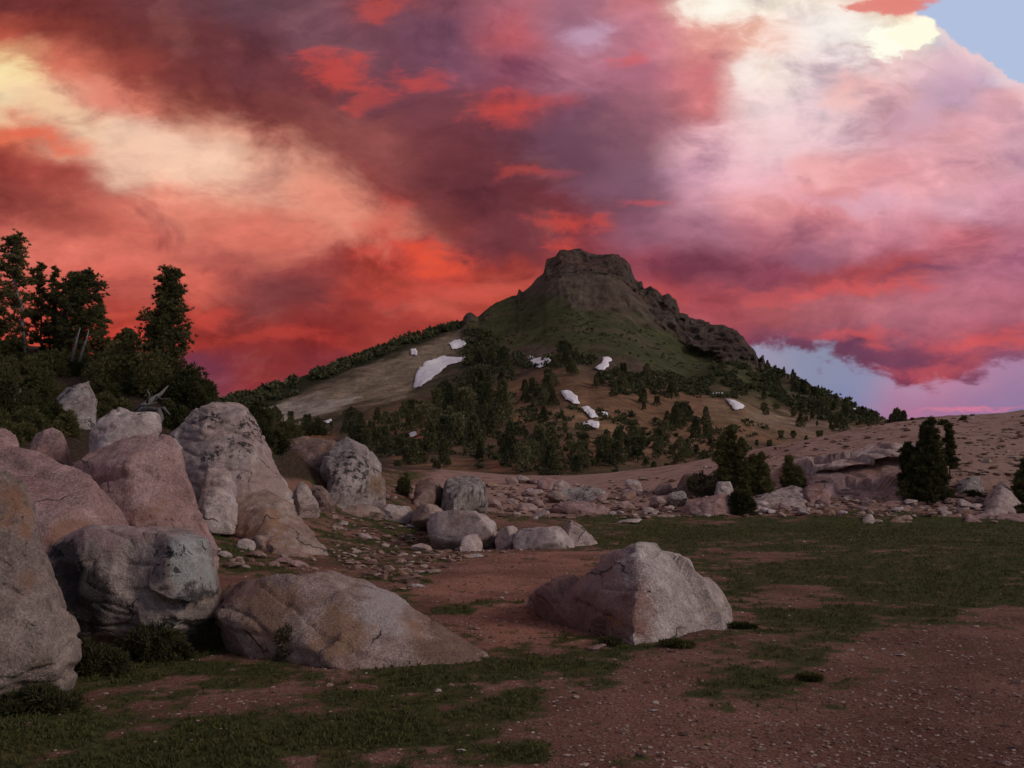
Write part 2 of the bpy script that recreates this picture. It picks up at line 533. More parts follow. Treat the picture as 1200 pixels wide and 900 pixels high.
CTRL_XYZ = [(x, y, 0.0) for x in (-4.5, -1, 3, 8) for y in (2, 5, 8, 12)] + [(-14, -2, .2), (0, -10, 0), (12, -4, 0), (-12, 4, .5),
            (-5.6, 10.8, 0.05), (-8.5, 9, 0.45), (-13, 13, 1.6), (0, 18, 0), (6, 18, 0), (14, 14, 0), (22, 24, .1), (10, 28, 0), (2, 30, 0), (20, 34, .05),
            (4, 40, .05), (14, 40, 0.0), (24, 40, .1), (-2.5, 18, .03), (-2, 24, 0.0), (40, 30, 1.0), (40, 10, .5),
            (0, 95, 1.0), (20, 95, 2.0), (45, 100, 4.5), (70, 90, 8), (-30, 90, 3), (-55, 80, 4), (-50, 40, 9), (-40, 15, 5)]
_cp = np.array([U(*c) for c in CTRL_PX] + CTRL_XYZ, np.float64)


def _tps(r2):
    return np.where(r2 > 1e-9, r2 * np.log(np.maximum(r2, 1e-9)), 0.0)


_n = len(_cp)
_S = 30.0
_xy = _cp[:, :2] / _S
_K = _tps(((_xy[:, None] - _xy[None]) ** 2).sum(-1)) + np.eye(_n) * 2e-3
_P = np.hstack([np.ones((_n, 1)), _xy])
_A = np.block([[_K, _P], [_P.T, np.zeros((3, 3))]])
_sol = np.linalg.solve(_A, np.concatenate([_cp[:, 2], np.zeros(3)]))


def H(x, y, fine=True):
    """height of the ground"""
    x = np.asarray(x, np.float64)
    y = np.asarray(y, np.float64)
    sh = x.shape
    xf, yf = x.ravel() / _S, y.ravel() / _S
    z = _sol[_n] + _sol[_n + 1] * xf + _sol[_n + 2] * yf
    for k in range(_n):
        z = z + _sol[k] * _tps((xf - _xy[k, 0]) ** 2 + (yf - _xy[k, 1]) ** 2)
    z = z.reshape(sh)
    near = sstep(-6, 1, y)
    z = z * near
    far = sstep(95, 150, np.hypot(x * 0.9, y))
    z = np.clip(z, -0.6, 12) * (1 - far) + (-3.0) * far
    if fine:
        z = z + fbm(x / 5.0, y / 5.0, 0, 3, 11) * 0.05 * sstep(2, 20, np.hypot(x, y)) + fbm(x / 0.8, y / 0.8, 0, 3, 12) * 0.012
        hill = sstep(1.0, 3.5, z)
        z = z + hill * ridged(x / 7.0, y / 7.0, 0, 3, 13) * 0.22
    return z


def topx(x, y, z):
    y = np.maximum(y, 0.3)
    return 600 + F * x / y, HZ - F * (z - CAMH) / y


# dirt and grass of the meadow: 1 = turf, 0 = bare gravel
def turf(x, y, px, py):
    q = px + 26 * fbm(x / 1.7, y / 1.7, 0, 3, 21) + 14 * fbm(x / .5, y / .5, 0, 2, 25)
    r = py + 9 * fbm(x / 1.7, y / 1.7, 0, 3, 22)
    n1 = fbm(x / 2.2, y / 1.6, 0, 4, 23)
    n2 = fbm(x / 0.42, y / 0.42, 0, 3, 24)
    m = np.full(np.shape(px), 0.38)

    def zone(poly, val, soft):
        nonlocal m
        w = sstep(-soft, soft, poly_sd(q, r, poly))
        m = m * (1 - w) + val * w
    zone([(660, 606), (1400, 604), (1400, 715), (1150, 715), (1010, 735), (900, 745), (850, 700), (800, 655), (700, 645)], 0.80, 14)
    zone([(740, 612), (1300, 608), (1300, 622), (760, 628)], 0.95, 5)
    zone([(690, 652), (980, 648), (980, 655), (690, 658)], 0.25, 3)
    zone([(870, 690), (960, 684), (1010, 700), (900, 712)], 0.30, 8)
    zone([(340, 640), (480, 600), (600, 612), (640, 640), (560, 655), (520, 690), (430, 668)], 0.50, 14)
    zone([(470, 690), (560, 655), (640, 645), (735, 648), (660, 690), (640, 715), (700, 745), (590, 765), (530, 725)], 0.08, 10)
    zone([(505, 710), (560, 697), (615, 700), (608, 712), (560, 716), (545, 726), (510, 722)], 0.97, 5)
    zone([(520, 640), (660, 636), (660, 648), (530, 655)], 0.15, 6)
    zone([(690, 780), (900, 745), (1020, 745), (1150, 722), (1400, 716), (1400, 1200), (560, 1200), (640, 830)], 0.13, 22)
    zone([(-400, 790), (250, 760), (420, 778), (600, 762), (730, 765), (700, 800), (600, 840), (520, 880), (250, 900), (-400, 1100)], 0.76, 26)
    zone([(780, 770), (900, 740), (1000, 735), (960, 790), (840, 815)], 0.48, 22)
    zone([(1120, 640), (1400, 640), (1400, 712), (1140, 712)], 0.90, 14)
    n3 = fbm(x / 0.9, y / 2.0, 0, 3, 26)
    n4 = fbm(x / 0.16, y / 0.16, 0, 2, 27)
    v = m + n1 * 0.20 + n2 * 0.34 + n3 * 0.16 + n4 * 0.22
    return np.clip(v, -0.3, 1.3)


def build_ground():
    th_f = np.linspace(-36, 36, 721)
    th_c = np.concatenate([np.arange(40, 180, 4.0), np.arange(-180, -37, 4.0)])
    th = np.radians(np.concatenate([th_f, th_c]))
    rad = np.concatenate([np.array([0.3, 1.0, 2.0, 3.0, 3.6]), 4.0 * (140 / 4.0) ** np.linspace(0, 1, 430),
                          np.array([150, 180, 240, 340, 500, 900, 1800, 4500])])
    R, TH = np.meshgrid(rad, th, indexing='ij')
    x, y = R * np.sin(TH), R * np.cos(TH)
    z = H(x, y)
    px, py = topx(x, y, z)
    g = turf(x, y, px, py)
    # the trodden path is paler, sifted grit
    path = sstep(-22, 22, poly_sd(px + 18 * fbm(x / 1.5, y / 1.5, 0, 3, 28), py + 6 * fbm(x / 1.5, y / 1.5, 0, 3, 29), [(475, 692), (560, 655), (600, 641), (700, 645), (740, 652), (640, 690), (640, 720), (690, 750), (600, 765), (530, 722)]))
    # higher ground is bare granite grit and heath
    rise = sstep(0.6, 1.6, z - 0.02 * np.hypot(x, y))
    right = sstep(-2, 4, x)
    heath = np.clip(rise * (1 - right) + 0.25 * fbm(x / 2, y / 2, 0, 3, 31), 0, 1)
    grit = np.clip(rise * right, 0, 1)
    grit = np.maximum(grit, sstep(43.5, 46, y + 1.2 * fbm(x / 3, y / 3, 0, 3, 32)) * sstep(-9, -2, x) * 0.9)
    m, T = new_mat('meadow_ground')
    geo = T.n('ShaderNodeNewGeometry').outputs['Position']
    gr = attr(T, 'turf', True)
    ht = attr(T, 'heath', True)
    gt = attr(T, 'grit', True)
    fine = T.noise(geo, 9.0, 5.0, 0.65)
    grain = T.noise(geo, 42.0, 3.0, 0.7)
    big = T.noise(geo, 0.5, 4.0, 0.6)
    vor = T.n('ShaderNodeTexVoronoi', feature='F1')
    T.put(vor.inputs['Vector'], geo)
    vor.inputs['Scale'].default_value = 24.0
    soil = T.ramp(grain, [(0.28, (0.125, 0.056, 0.040)), (0.48, (0.255, 0.120, 0.086)), (0.62, (0.33, 0.170, 0.124)), (0.78, (0.42, 0.27, 0.21))])
    soil = T.mix(T.rng(big, 0.35, 0.65), soil, (0.55, 0.52, 0.50), 'MULTIPLY')
    sep = T.n('ShaderNodeSeparateColor')
    T.put(sep.inputs[0], vor.outputs['Color'])
    soil = T.mix(T.rng(sep.outputs[0], 0.80, 1.0, 0.0, 0.4), soil, (0.30, 0.21, 0.165))
    soil = T.mix(attr(T, 'path', True), soil, T.mix(1.0, soil, (1.45, 1.36, 1.30), 'MULTIPLY'))
    turfc = T.ramp(fine, [(0.3, (0.030, 0.033, 0.011)), (0.5, (0.062, 0.068, 0.020)), (0.64, (0.092, 0.088, 0.030)), (0.78, (0.17, 0.115, 0.055))])
    straw = T.noise(geo, 1.3, 4.0, 0.6)
    turfc = T.mix(T.rng(straw, 0.54, 0.74, 0, 0.6), turfc, (0.14, 0.085, 0.040))
    k = T.math('ADD', gr, T.math('MULTIPLY', T.math('SUBTRACT', fine, 0.5), 0.9))
    col = T.mix(T.rng(k, 0.30, 0.66), soil, turfc)
    heathc = T.ramp(fine, [(0.3, (0.03, 0.02, 0.014)), (0.55, (0.07, 0.045, 0.03)), (0.75, (0.16, 0.11, 0.085))])
    col = T.mix(T.rng(ht, 0.4, 0.7), col, heathc)
    gritc = T.ramp(grain, [(0.3, (0.22, 0.120, 0.095)), (0.5, (0.38, 0.225, 0.18)), (0.7, (0.54, 0.38, 0.325))])
    gritc = T.mix(T.rng(T.noise(geo, 0.9, 5.0, 0.65), 0.46, 0.76), gritc, (0.19, 0.10, 0.062))
    gritc = T.mix(T.rng(T.noise(T.mapping(geo, scale=(0.5, 1.5, 4)), 1.4, 5.0, 0.7), 0.56, 0.66), gritc, (0.09, 0.055, 0.038))
    col = T.mix(T.rng(T.math('ADD', gt, T.math('MULTIPLY', T.math('SUBTRACT', fine, 0.5), 0.5)), 0.35, 0.6), col, gritc)
    h = T.math('ADD', T.math('MULTIPLY', fine, 1.0), T.math('MULTIPLY', grain, 0.5))
    finish(T, col, 0.95, h, 0.1, 0.06, 0.9)
    o = mesh_obj('ground', np.stack([x, y, z], -1).reshape(-1, 3), grid_faces(len(rad), len(th), True), (m,),
                 attrs={'path': path.ravel(), 'turf': g.ravel(), 'heath': heath.ravel(), 'grit': grit.ravel()})
    tag(o, kind='structure')
    return o


ground = build_ground()

# ------------------------------------------------------------------ the mountain
RIDGE = [(-700, 515), (-300, 508), (-100, 500), (100, 486), (240, 474), (270, 466), (330, 449), (380, 432), (430, 413), (480, 396), (520, 385), (538, 381), (541, 378), (544, 371), (548, 366),
         (552, 365), (556, 368), (561, 371), (575, 358), (585, 353), (600, 346), (606, 345), (608, 337), (612, 342), (622, 335), (630, 325), (637, 320), (640, 304), (650, 301), (655, 294), (680, 291.5), (690, 296),
         (700, 298), (718, 297), (732, 304), (738, 312), (741, 322), (748, 331), (752, 329), (756, 337), (763, 334), (769, 340), (775, 347), (783, 344), (791, 352),
         (796, 366), (808, 371), (830, 379), (848, 381), (862, 390), (872, 396), (884, 408), (889, 421), (893, 416), (897, 425), (910, 431), (930, 441), (960, 455),
         (1000, 475), (1030, 488), (1045, 493), (1065, 491), (1080, 488), (1120, 487), (1150, 490), (1200, 496), (1400, 505), (1800, 515)]
RDIST = [(-700, 400), (-100, 400), (270, 430), (545, 560), (690, 640), (800, 580), (900, 470), (1000, 350), (1060, 300), (1200, 300), (1800, 300)]
BASE_PY = 604.0


def _it(tab, x):
    a = np.array(tab, float)
    return np.interp(x, a[:, 0], a[:, 1])


M_PX = np.concatenate([np.arange(-700, 180, 10.0), np.arange(180, 1180, 1.25), np.arange(1180, 1800, 10.0)])
M_NS = 250
M_S = np.linspace(0, 1, M_NS)


# the same crest without its crags, for the body of the mountain
RIDGE_S = [(x, float(np.mean(_it(RIDGE, np.linspace(x - 26, x + 26, 27))))) for x in range(-700, 1801, 6)]


def build_mountain():
    S, PX = np.meshgrid(M_S, M_PX, indexing='ij')
    R = _it(RIDGE, PX)
    RS = _it(RIDGE_S, PX)
    D = _it(RDIST, PX)
    PY = BASE_PY + (RS - BASE_PY) * S + (R - RS) * S ** 14
    Y = 72.0 * (D / 72.0) ** (S ** 0.72)
    X = (PX - 600) / F * Y
    Z = CAMH + (HZ - PY) / F * Y
    # painted zones
    wob = fbm(X / 30, Y / 30, Z / 30, 4, 41)
    wob2 = fbm(X / 11, Y / 11, Z / 11, 3, 42)
    wob3 = fbm(X / 9, Y / 9, Z / 9, 3, 55)
    qx = PX + 9 * wob + 4 * wob3
    qy = PY + 7 * wob2
    grain = fbm(X / 5, Y / 5, Z / 5, 3, 43)
    col = np.zeros(PX.shape + (3,)) + np.array((0.095, 0.068, 0.042))
    mott = sstep(-0.2, 0.5, fbm(X / 16, Y / 16, Z / 12, 4, 44))[..., None]
    col = col * (1 - mott) + np.array((0.055, 0.052, 0.026)) * mott
    rock = np.zeros(PX.shape)

    def zone(poly, c, soft=5.0, a=1.0):
        nonlocal col
        w = (sstep(-soft, soft, poly_sd(qx, qy, poly)) * a)[..., None]
        col = col * (1 - w) + np.array(c) * w
        return w[..., 0]
    # open soil of the middle slopes
    zone([(430, 470), (540, 465), (590, 450), (640, 440), (690, 436), (760, 455), (870, 468), (1010, 488), (1050, 505), (900, 530), (800, 545), (640, 562), (500, 565), (440, 520)], (0.235, 0.125, 0.070), 14, .94)
    for c, r in (((490, 488), (13, 9)), ((505, 497), (9, 7)), ((455, 483), (14, 9)), ((375, 508), (22, 10)), ((590, 485), (16, 7)), ((600, 478), (12, 5)), ((480, 512), (14, 8)), ((465, 545), (14, 9)), ((545, 482), (8, 6)), ((575, 550), (10, 12))):
        w = sstep(1.2, .5, np.hypot((qx - c[0]) / r[0], (qy - c[1]) / r[1]))[..., None] * 0.85
        col = col * (1 - w) + np.array((0.34, 0.135, 0.066)) * w
    zone([(585, 500), (640, 488), (670, 482), (700, 480), (730, 498), (720, 516), (640, 522), (590, 514)], (0.28, 0.165, 0.088), 6, .92)
    zone([(815, 466), (850, 462), (905, 476), (905, 496), (870, 502), (825, 492)], (0.27, 0.17, 0.10), 6, .9)
    zone([(880, 478), (960, 482), (1010, 500), (1000, 512), (930, 512), (880, 500)], (0.28, 0.19, 0.13), 8, .8)
    zone([(790, 440), (870, 455), (840, 475), (800, 465)], (0.15, 0.09, 0.055), 6, .7)
    # green upper slopes
    zone([(540, 378), (575, 352), (620, 340), (680, 345), (760, 370), (860, 425), (960, 465), (1010, 490), (900, 476), (800, 450), (720, 428), (640, 412), (560, 408)], (0.062, 0.066, 0.025), 9, .92)
    bare = (sstep(0.05, 0.55, fbm(X / 26, Y / 60, Z / 9, 4, 56)) * sstep(330, 345, PY) * 0.55)[..., None]
    col = col * (1 - bare) + np.array((0.115, 0.082, 0.052)) * bare
    zone([(590, 405), (640, 408), (665, 412), (660, 422), (600, 420)], (0.11, 0.075, 0.058), 6, .8)
    zone([(700, 420), (760, 435), (770, 445), (720, 446), (690, 440)], (0.10, 0.062, 0.045), 6, .8)
    zone([(548, 388), (572, 388), (592, 402), (592, 430), (560, 468), (542, 455)], (0.030, 0.022, 0.017), 6, .8)
    # tan scree under the left shoulder
    zone([(285, 476), (330, 462), (390, 446), (450, 424), (520, 398), (545, 388), (550, 400), (510, 432), (480, 452), (440, 460), (400, 472), (330, 486)], (0.26, 0.19, 0.13), 5, .95)
    zone([(295, 474), (350, 462), (410, 452), (432, 458), (395, 472), (330, 484)], (0.40, 0.33, 0.27), 4, .85)
    # dwarf pine along the left crest
    sc = _it([(0, 14), (240, 16), (330, 15), (430, 13), (500, 10), (545, 3)], PX) + 3 * wob2
    w = (sstep(2, -2, PY - RS - sc) * sstep(556, 530, PX))[..., None]
    col = col * (1 - w) + np.array((0.030, 0.032, 0.014)) * w
    # the volcanic cap and its right-hand rib
    k1 = zone([(580, 354), (598, 344), (615, 325), (638, 318), (700, 322), (745, 330), (795, 380), (765, 374), (735, 364), (695, 356), (650, 350), (615, 347)], (0.118, 0.084, 0.064), 5, .8)
    k2 = zone([(634, 326), (640, 280), (745, 280), (775, 325), (800, 340), (830, 360), (890, 395), (910, 430), (880, 420), (840, 414), (812, 402), (795, 388), (770, 372), (752, 348), (738, 328), (700, 324), (640, 326)], (0.085, 0.060, 0.048), 3, .97)
    k3 = zone([(536, 384), (542, 355), (575, 355), (566, 372)], (0.08, 0.062, 0.05), 3, .8)
    rock = np.clip(0.5 * k1 + k2 + 0.7 * k3, 0, 1)
    strata = fbm(X / 7, Y / 14, Z / 3.2, 3, 45)
    crk = np.clip(1 - np.abs(fbm(X / 9.0, Y / 50, Z / 40, 3, 53)) * 6, 0, 1) * rock
    col = col * (1 + 0.30 * grain + 0.28 * strata * rock - 0.45 * crk)[..., None]
    red = (sstep(0.15, 0.6, fbm(X / 22, Y / 22, Z / 22, 3, 46)) * rock)[..., None] * 0.5
    col = col * (1 - red) + np.array((0.13, 0.070, 0.052)) * red
    # relief
    sc_y = Y / 500.0
    gully = fbm(X / 45, Y / 90, 0, 4, 47)
    crag = ridged(X / 13, Y / 30, Z / 26, 3, 48)
    crag2 = fbm(X / 4.5, Y / 9, Z / 8, 3, 49)
    cols = ridged(X / 6.0, Y / 60, Z / 45, 3, 52)
    edge = sstep(0.0, 0.25, S) * sstep(1.0, 0.86, S)
    Z2 = Z + gully * 5.0 * sc_y * edge * (1 - rock * .5) + crag2 * 1.0 * rock + fbm(X / 6, Y / 6, 0, 3, 50) * 0.5 * sc_y * (1 - rock)
    Y2 = Y - (crag * 7.0 + cols * 8.0 + crag2 * 3.2) * rock * sstep(1.0, 0.985, S) - gully * 6 * edge
    X2 = X * (Y2 / Y) + 1.2 * crag2 * rock
    # keep each point on its own sight line in plan but let the relief move it up and down
    Z2 = Z2 + (Z - CAMH) * (Y2 / Y - 1)
    P = np.stack([X2, Y2, Z2], -1)
    # the far side
    back = []
    for f in (0.012, 0.04, 0.10, 0.2, 0.35, 0.6):
        top = P[-1]
        b = top.copy()
        b[:, 0] = top[:, 0] * (1 + f)
        b[:, 1] = top[:, 1] * (1 + f)
        b[:, 2] = top[:, 2] * (1 - f / 0.6) - 3 * (f / 0.6)
        back.append(b)
    allp = np.concatenate([P, np.array(back)], 0)
    cc = np.concatenate([col, np.repeat(col[-1:], len(back), 0)], 0)
    rk = np.concatenate([rock, np.repeat(rock[-1:], len(back), 0)], 0)
    m, T = new_mat('mountain_slopes')
    c = attr(T, 'tint')
    r = attr(T, 'rock', True)
    geo = T.n('ShaderNodeNewGeometry').outputs['Position']
    n1 = T.noise(geo, 0.35, 6.0, 0.7)
    n2 = T.noise(T.mapping(geo, scale=(1, 1, 0.35)), 0.22, 5.0, 0.65)
    c = T.mix(1.0, c, T.rng(n1, 0.25, 0.75, 0.5, 1.5, False), 'MULTIPLY')
    c = T.mix(r, c, T.mix(1.0, c, T.rng(n2, 0.3, 0.7, 0.55, 1.4, False), 'MULTIPLY'))
    hgt = T.math('ADD', n1, T.math('MULTIPLY', T.math('MULTIPLY', n2, r), 1.5))
    finish(T, c, 0.95, hgt, 0.1, 1.6, 0.8)
    nr = allp.shape[0]
    o = mesh_obj('mountain', allp.reshape(-1, 3), grid_faces(nr, len(M_PX)), (m,), attrs={'tint': cc.reshape(-1, 3), 'rock': rk.ravel()})
    tag(o, kind='structure')
    return o, P


mountain, M_P = build_mountain()


def MS(px, py):
    """the point of the mountain's face seen near (px, py)"""
    px = np.asarray(px, float)
    py = np.asarray(py, float)
    R = _it(RIDGE, px)
    RS = _it(RIDGE_S, px)
    s = np.clip((BASE_PY - py) / (BASE_PY - RS), 0, 1)
    for _ in range(4):
        s = np.clip((BASE_PY - py + (R - RS) * s ** 14) / (BASE_PY - RS), 0, 1)
    fi = s * (M_NS - 1)
    fj = np.interp(px, M_PX, np.arange(len(M_PX)))
    i0 = np.clip(fi.astype(int), 0, M_NS - 2)
    j0 = np.clip(fj.astype(int), 0, len(M_PX) - 2)
    a = (fi - i0)[..., None]
    b = (fj - j0)[..., None]
    return (M_P[i0, j0] * (1 - a) * (1 - b) + M_P[i0 + 1, j0] * a * (1 - b) + M_P[i0, j0 + 1] * (1 - a) * b + M_P[i0 + 1, j0 + 1] * a * b)

# ------------------------------------------------------------------ rocks
def ground_hit(px, py, lo=3.6, hi=95.0):
    """where the line of sight through (px, py) meets the ground"""
    ys = lo * (hi / lo) ** np.linspace(0, 1, 700)
    zs = CAMH + (HZ - py) / F * ys
    h = H((px - 600) / F * ys, ys, False)
    k = np.nonzero(h >= zs)[0]
    i = k[0] if len(k) else len(ys) - 1
    return float(ys[i])


def granite(name, a, b, stain=(0.30, 0.14, 0.07), stain_amt=0.3, lichen=0.3, scale=1.0, dark=(0.035, 0.030, 0.030), streak=0.0, spots=()):
    m, T = new_mat(name)
    pos = T.n('ShaderNodeNewGeometry').outputs['Position']
    rnd = T.n('ShaderNodeObjectInfo').outputs['Random']
    off = T.n('ShaderNodeCombineXYZ')
    T.put(off.inputs[0], T.math('MULTIPLY', rnd, 37.0))
    T.put(off.inputs[2], T.math('MULTIPLY', rnd, 11.0))
    p = T.vmath('ADD', pos, off.outputs[0])
    big = T.noise(p, 0.9 * scale, 5.0, 0.62, 0.4)
    mid = T.noise(p, 4.5 * scale, 6.0, 0.68)
    fin = T.noise(p, 38.0 * scale, 3.0, 0.75)
    col = T.mix(T.rng(big, 0.36, 0.64), a, b)
    col = T.mix(1.0, col, T.rng(mid, 0.27, 0.73, 0.50, 1.46, False), 'MULTIPLY')
    col = T.mix(1.0, col, T.rng(fin, 0.28, 0.72, 0.52, 1.48, False), 'MULTIPLY')
    st = T.noise(T.mapping(p, loc=(5.2, 1.3, 7.7)), 0.8 * scale, 5.0, 0.65, 0.8)
    col = T.mix(T.rng(st, 0.62 - 0.22 * stain_amt, 0.80 - 0.22 * stain_amt, 0, 0.85), col, stain)
    if streak:
        sk = T.noise(T.mapping(p, scale=(3.0, 3.0, 0.22)), 2.2 * scale, 4.0, 0.6)
        col = T.mix(T.rng(sk, 0.50, 0.66, 0, streak), col, dark)
    wob = T.vmath('SUBTRACT', T.noise(pos, 2.2, 5.0, 0.65, out=1), (0.5, 0.5, 0.5))
    wob = T.vmath('ADD', pos, T.vmath('SCALE', wob, 0.9))
    for cen, rad, sc_, *spk in spots:
        dd = T.vmath('LENGTH', T.vmath('DIVIDE', T.vmath('SUBTRACT', wob, cen), rad))
        grn = T.math('ADD', dd, T.math('MULTIPLY', T.math('SUBTRACT', fin, 0.5), 0.7))
        f_ = T.rng(grn, 1.15, 0.62)
        if spk:
            f_ = T.math('MULTIPLY', T.rng(dd, 1.1, 0.4), T.rng(T.noise(pos, spk[0], 3.0, 0.7), 0.50, 0.56))
        col = T.mix(T.math('MULTIPLY', f_, 0.9), col, T.mix(1.0, sc_, T.rng(fin, 0.28, 0.72, 0.6, 1.4, False), 'MULTIPLY'))
    # lichen: dark crusts that cluster
    if lichen:
        v = T.n('ShaderNodeTexVoronoi', feature='F1')
        T.put(v.inputs['Vector'], T.vmath('ADD', p, T.vmath('SCALE', T.noise(p, 7.0 * scale, 2.0, 0.5, out=1), 0.22)))
        v.inputs['Scale'].default_value = 11.0 * scale
        cl = T.noise(T.mapping(p, loc=(1.7, 9.2, 3.3)), 1.1 * scale, 3.0, 0.6)
        thr = T.rng(cl, 0.66 - 0.3 * lichen, 0.86 - 0.3 * lichen, 0.0, 0.62, False)
        lic = T.math('LESS_THAN', T.math('ADD', v.outputs['Distance'], T.math('MULTIPLY', T.math('SUBTRACT', fin, 0.5), 0.5)), thr)
        col = T.mix(T.math('MULTIPLY', lic, 0.85), col, dark)
    # joints: nearly straight dark lines, broken up
    crk = None
    for dirn, k, sd in (((0.55, 0.25, 0.80), 0.55, 2.1), ((0.85, -0.3, -0.42), 0.42, 6.4)):
        wv = T.math('MULTIPLY', T.noise(T.mapping(p, loc=(sd, 0, 3)), 1.6 * scale, 3.0, 0.6), 0.30)
        ph = T.math('FRACT', T.math('ADD', T.math('MULTIPLY', T.vmath('DOT_PRODUCT', p, dirn), k * scale), wv))
        c1 = T.rng(T.math('ABSOLUTE', T.math('SUBTRACT', ph, 0.5)), 0.0, 0.011, 1.0, 0.0)
        c1 = T.math('MULTIPLY', c1, T.rng(T.noise(T.mapping(p, loc=(0, sd, 1)), 1.1 * scale, 2.0, 0.5), 0.50, 0.60))
        crk = c1 if crk is None else T.math('MAXIMUM', crk, c1)
    col = T.mix(T.math('MULTIPLY', crk, 0.7), col, (0.04, 0.03, 0.028))
    h = T.math('ADD', T.math('MULTIPLY', mid, 1.2), T.math('MULTIPLY', fin, 0.5))
    h = T.math('SUBTRACT', h, T.math('MULTIPLY', crk, 0.8))
    finish(T, col, 0.92, h, 0.15, 0.06 / scale, 0.9)
    return m


G_PINK = granite('pink_granite', (0.34, 0.20, 0.18), (0.42, 0.27, 0.25), (0.30, 0.15, 0.10), 0.45, 0.0, 0.8)
G_PALE = granite('pale_granite', (0.46, 0.34, 0.31), (0.56, 0.46, 0.43), (0.36, 0.20, 0.13), 0.25, 0.10, 1.0)
G_GREY = granite('lichened_granite', (0.29, 0.225, 0.205), (0.42, 0.36, 0.33), (0.20, 0.12, 0.08), 0.2, 0.78, 1.3)
G_SPECK = granite('dark_speckled_granite', (0.40, 0.285, 0.255), (0.47, 0.365, 0.335), (0.26, 0.17, 0.13), 0.15, 0.50, 1.0)
G_ORANGE = granite('orange_stained_granite', (0.33, 0.205, 0.165), (0.40, 0.29, 0.245), (0.34, 0.165, 0.075), 0.55, 0.12, 1.0)
G_TAN = granite('tan_speckled_granite', (0.24, 0.175, 0.15), (0.30, 0.225, 0.19), (0.30, 0.13, 0.06), 0.45, 0.18, 1.2)
G_BROWN = granite('brown_weathered_rock', (0.20, 0.125, 0.105), (0.27, 0.18, 0.155), (0.26, 0.13, 0.07), 0.6, 0.35, 1.0)
G_STREAK = granite('streaked_grey_granite', (0.27, 0.22, 0.20), (0.36, 0.30, 0.28), (0.20, 0.15, 0.09), 0.3, 0.25, 1.0, streak=0.85)
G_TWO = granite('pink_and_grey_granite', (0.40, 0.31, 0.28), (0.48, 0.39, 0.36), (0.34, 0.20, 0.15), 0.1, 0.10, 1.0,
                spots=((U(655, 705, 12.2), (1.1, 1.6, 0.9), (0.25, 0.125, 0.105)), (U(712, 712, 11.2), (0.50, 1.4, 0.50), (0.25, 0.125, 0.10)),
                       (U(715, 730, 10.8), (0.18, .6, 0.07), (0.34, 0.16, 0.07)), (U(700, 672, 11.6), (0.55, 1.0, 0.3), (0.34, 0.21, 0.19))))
G_SLAB = granite('grey_slab_granite', (0.40, 0.285, 0.255), (0.47, 0.365, 0.335), (0.26, 0.17, 0.13), 0.15, 0.25, 1.0,
                 spots=((U(284, 506, 24.6), (0.45, 3, 0.85), (0.035, 0.03, 0.03), 5.5), (U(240, 490, 25), (0.9, 3, 0.30), (0.04, 0.034, 0.034), 5.0), (U(250, 535, 24), (.5, 3, .2), (0.04, 0.034, 0.034), 6.0), (U(318, 560, 24.6), (0.4, 2, 0.7), (0.40, 0.27, 0.24))))
G_SPOTTED = granite('black_spotted_granite', (0.33, 0.26, 0.24), (0.42, 0.34, 0.315), (0.28, 0.17, 0.12), 0.2, 0.3, 1.0,
                    spots=((U(410, 552, 33.4), (1.0, 3, 1.15), (0.035, 0.03, 0.032), 4.6), (U(440, 570, 33.6), (0.22, 2, .7), (0.30, 0.19, 0.13))))
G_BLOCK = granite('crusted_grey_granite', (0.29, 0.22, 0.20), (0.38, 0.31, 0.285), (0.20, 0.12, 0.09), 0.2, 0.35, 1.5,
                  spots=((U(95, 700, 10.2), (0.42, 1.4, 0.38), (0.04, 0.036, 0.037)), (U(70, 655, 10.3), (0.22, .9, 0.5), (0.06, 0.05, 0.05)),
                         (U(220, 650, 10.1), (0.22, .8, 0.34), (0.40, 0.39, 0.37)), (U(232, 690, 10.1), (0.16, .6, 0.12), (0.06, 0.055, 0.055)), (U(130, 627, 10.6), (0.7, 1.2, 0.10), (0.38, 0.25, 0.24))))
G_LOW = granite('orange_and_grey_granite', (0.30, 0.20, 0.17), (0.38, 0.28, 0.245), (0.31, 0.16, 0.085), 0.45, 0.12, 1.2,
                spots=((U(310, 715, 10.0), (0.45, 1.2, 0.28), (0.32, 0.19, 0.13)), (U(400, 745, 9.6), (0.35, 1, 0.25), (0.29, 0.17, 0.11)), (U(275, 690, 10.4), (.3, 1, .12), (0.24, 0.14, 0.125)),
                       (U(455, 705, 10.2), (.25, 1, .3), (0.42, 0.35, 0.33)), (U(530, 755, 10.0), (.5, 1.2, .3), (0.21, 0.125, 0.09))))
G_SCREE = granite('rubble_granite', (0.34, 0.22, 0.19), (0.50, 0.38, 0.345), (0.34, 0.17, 0.11), 0.35, 0.12, 1.0)


def hull_mesh(pts_list):
    bm = bmesh.new()
    for pts in pts_list:
        vs = [bm.verts.new(p) for p in pts]
        r = bmesh.ops.convex_hull(bm, input=vs)
        junk = [g for g in set(r['geom_interior']) | set(r['geom_unused']) if isinstance(g, bmesh.types.BMVert)]
        bmesh.ops.delete(bm, geom=junk, context='VERTS')
    me = bpy.data.meshes.new('hull')
    bm.to_mesh(me)
    bm.free()
    return me


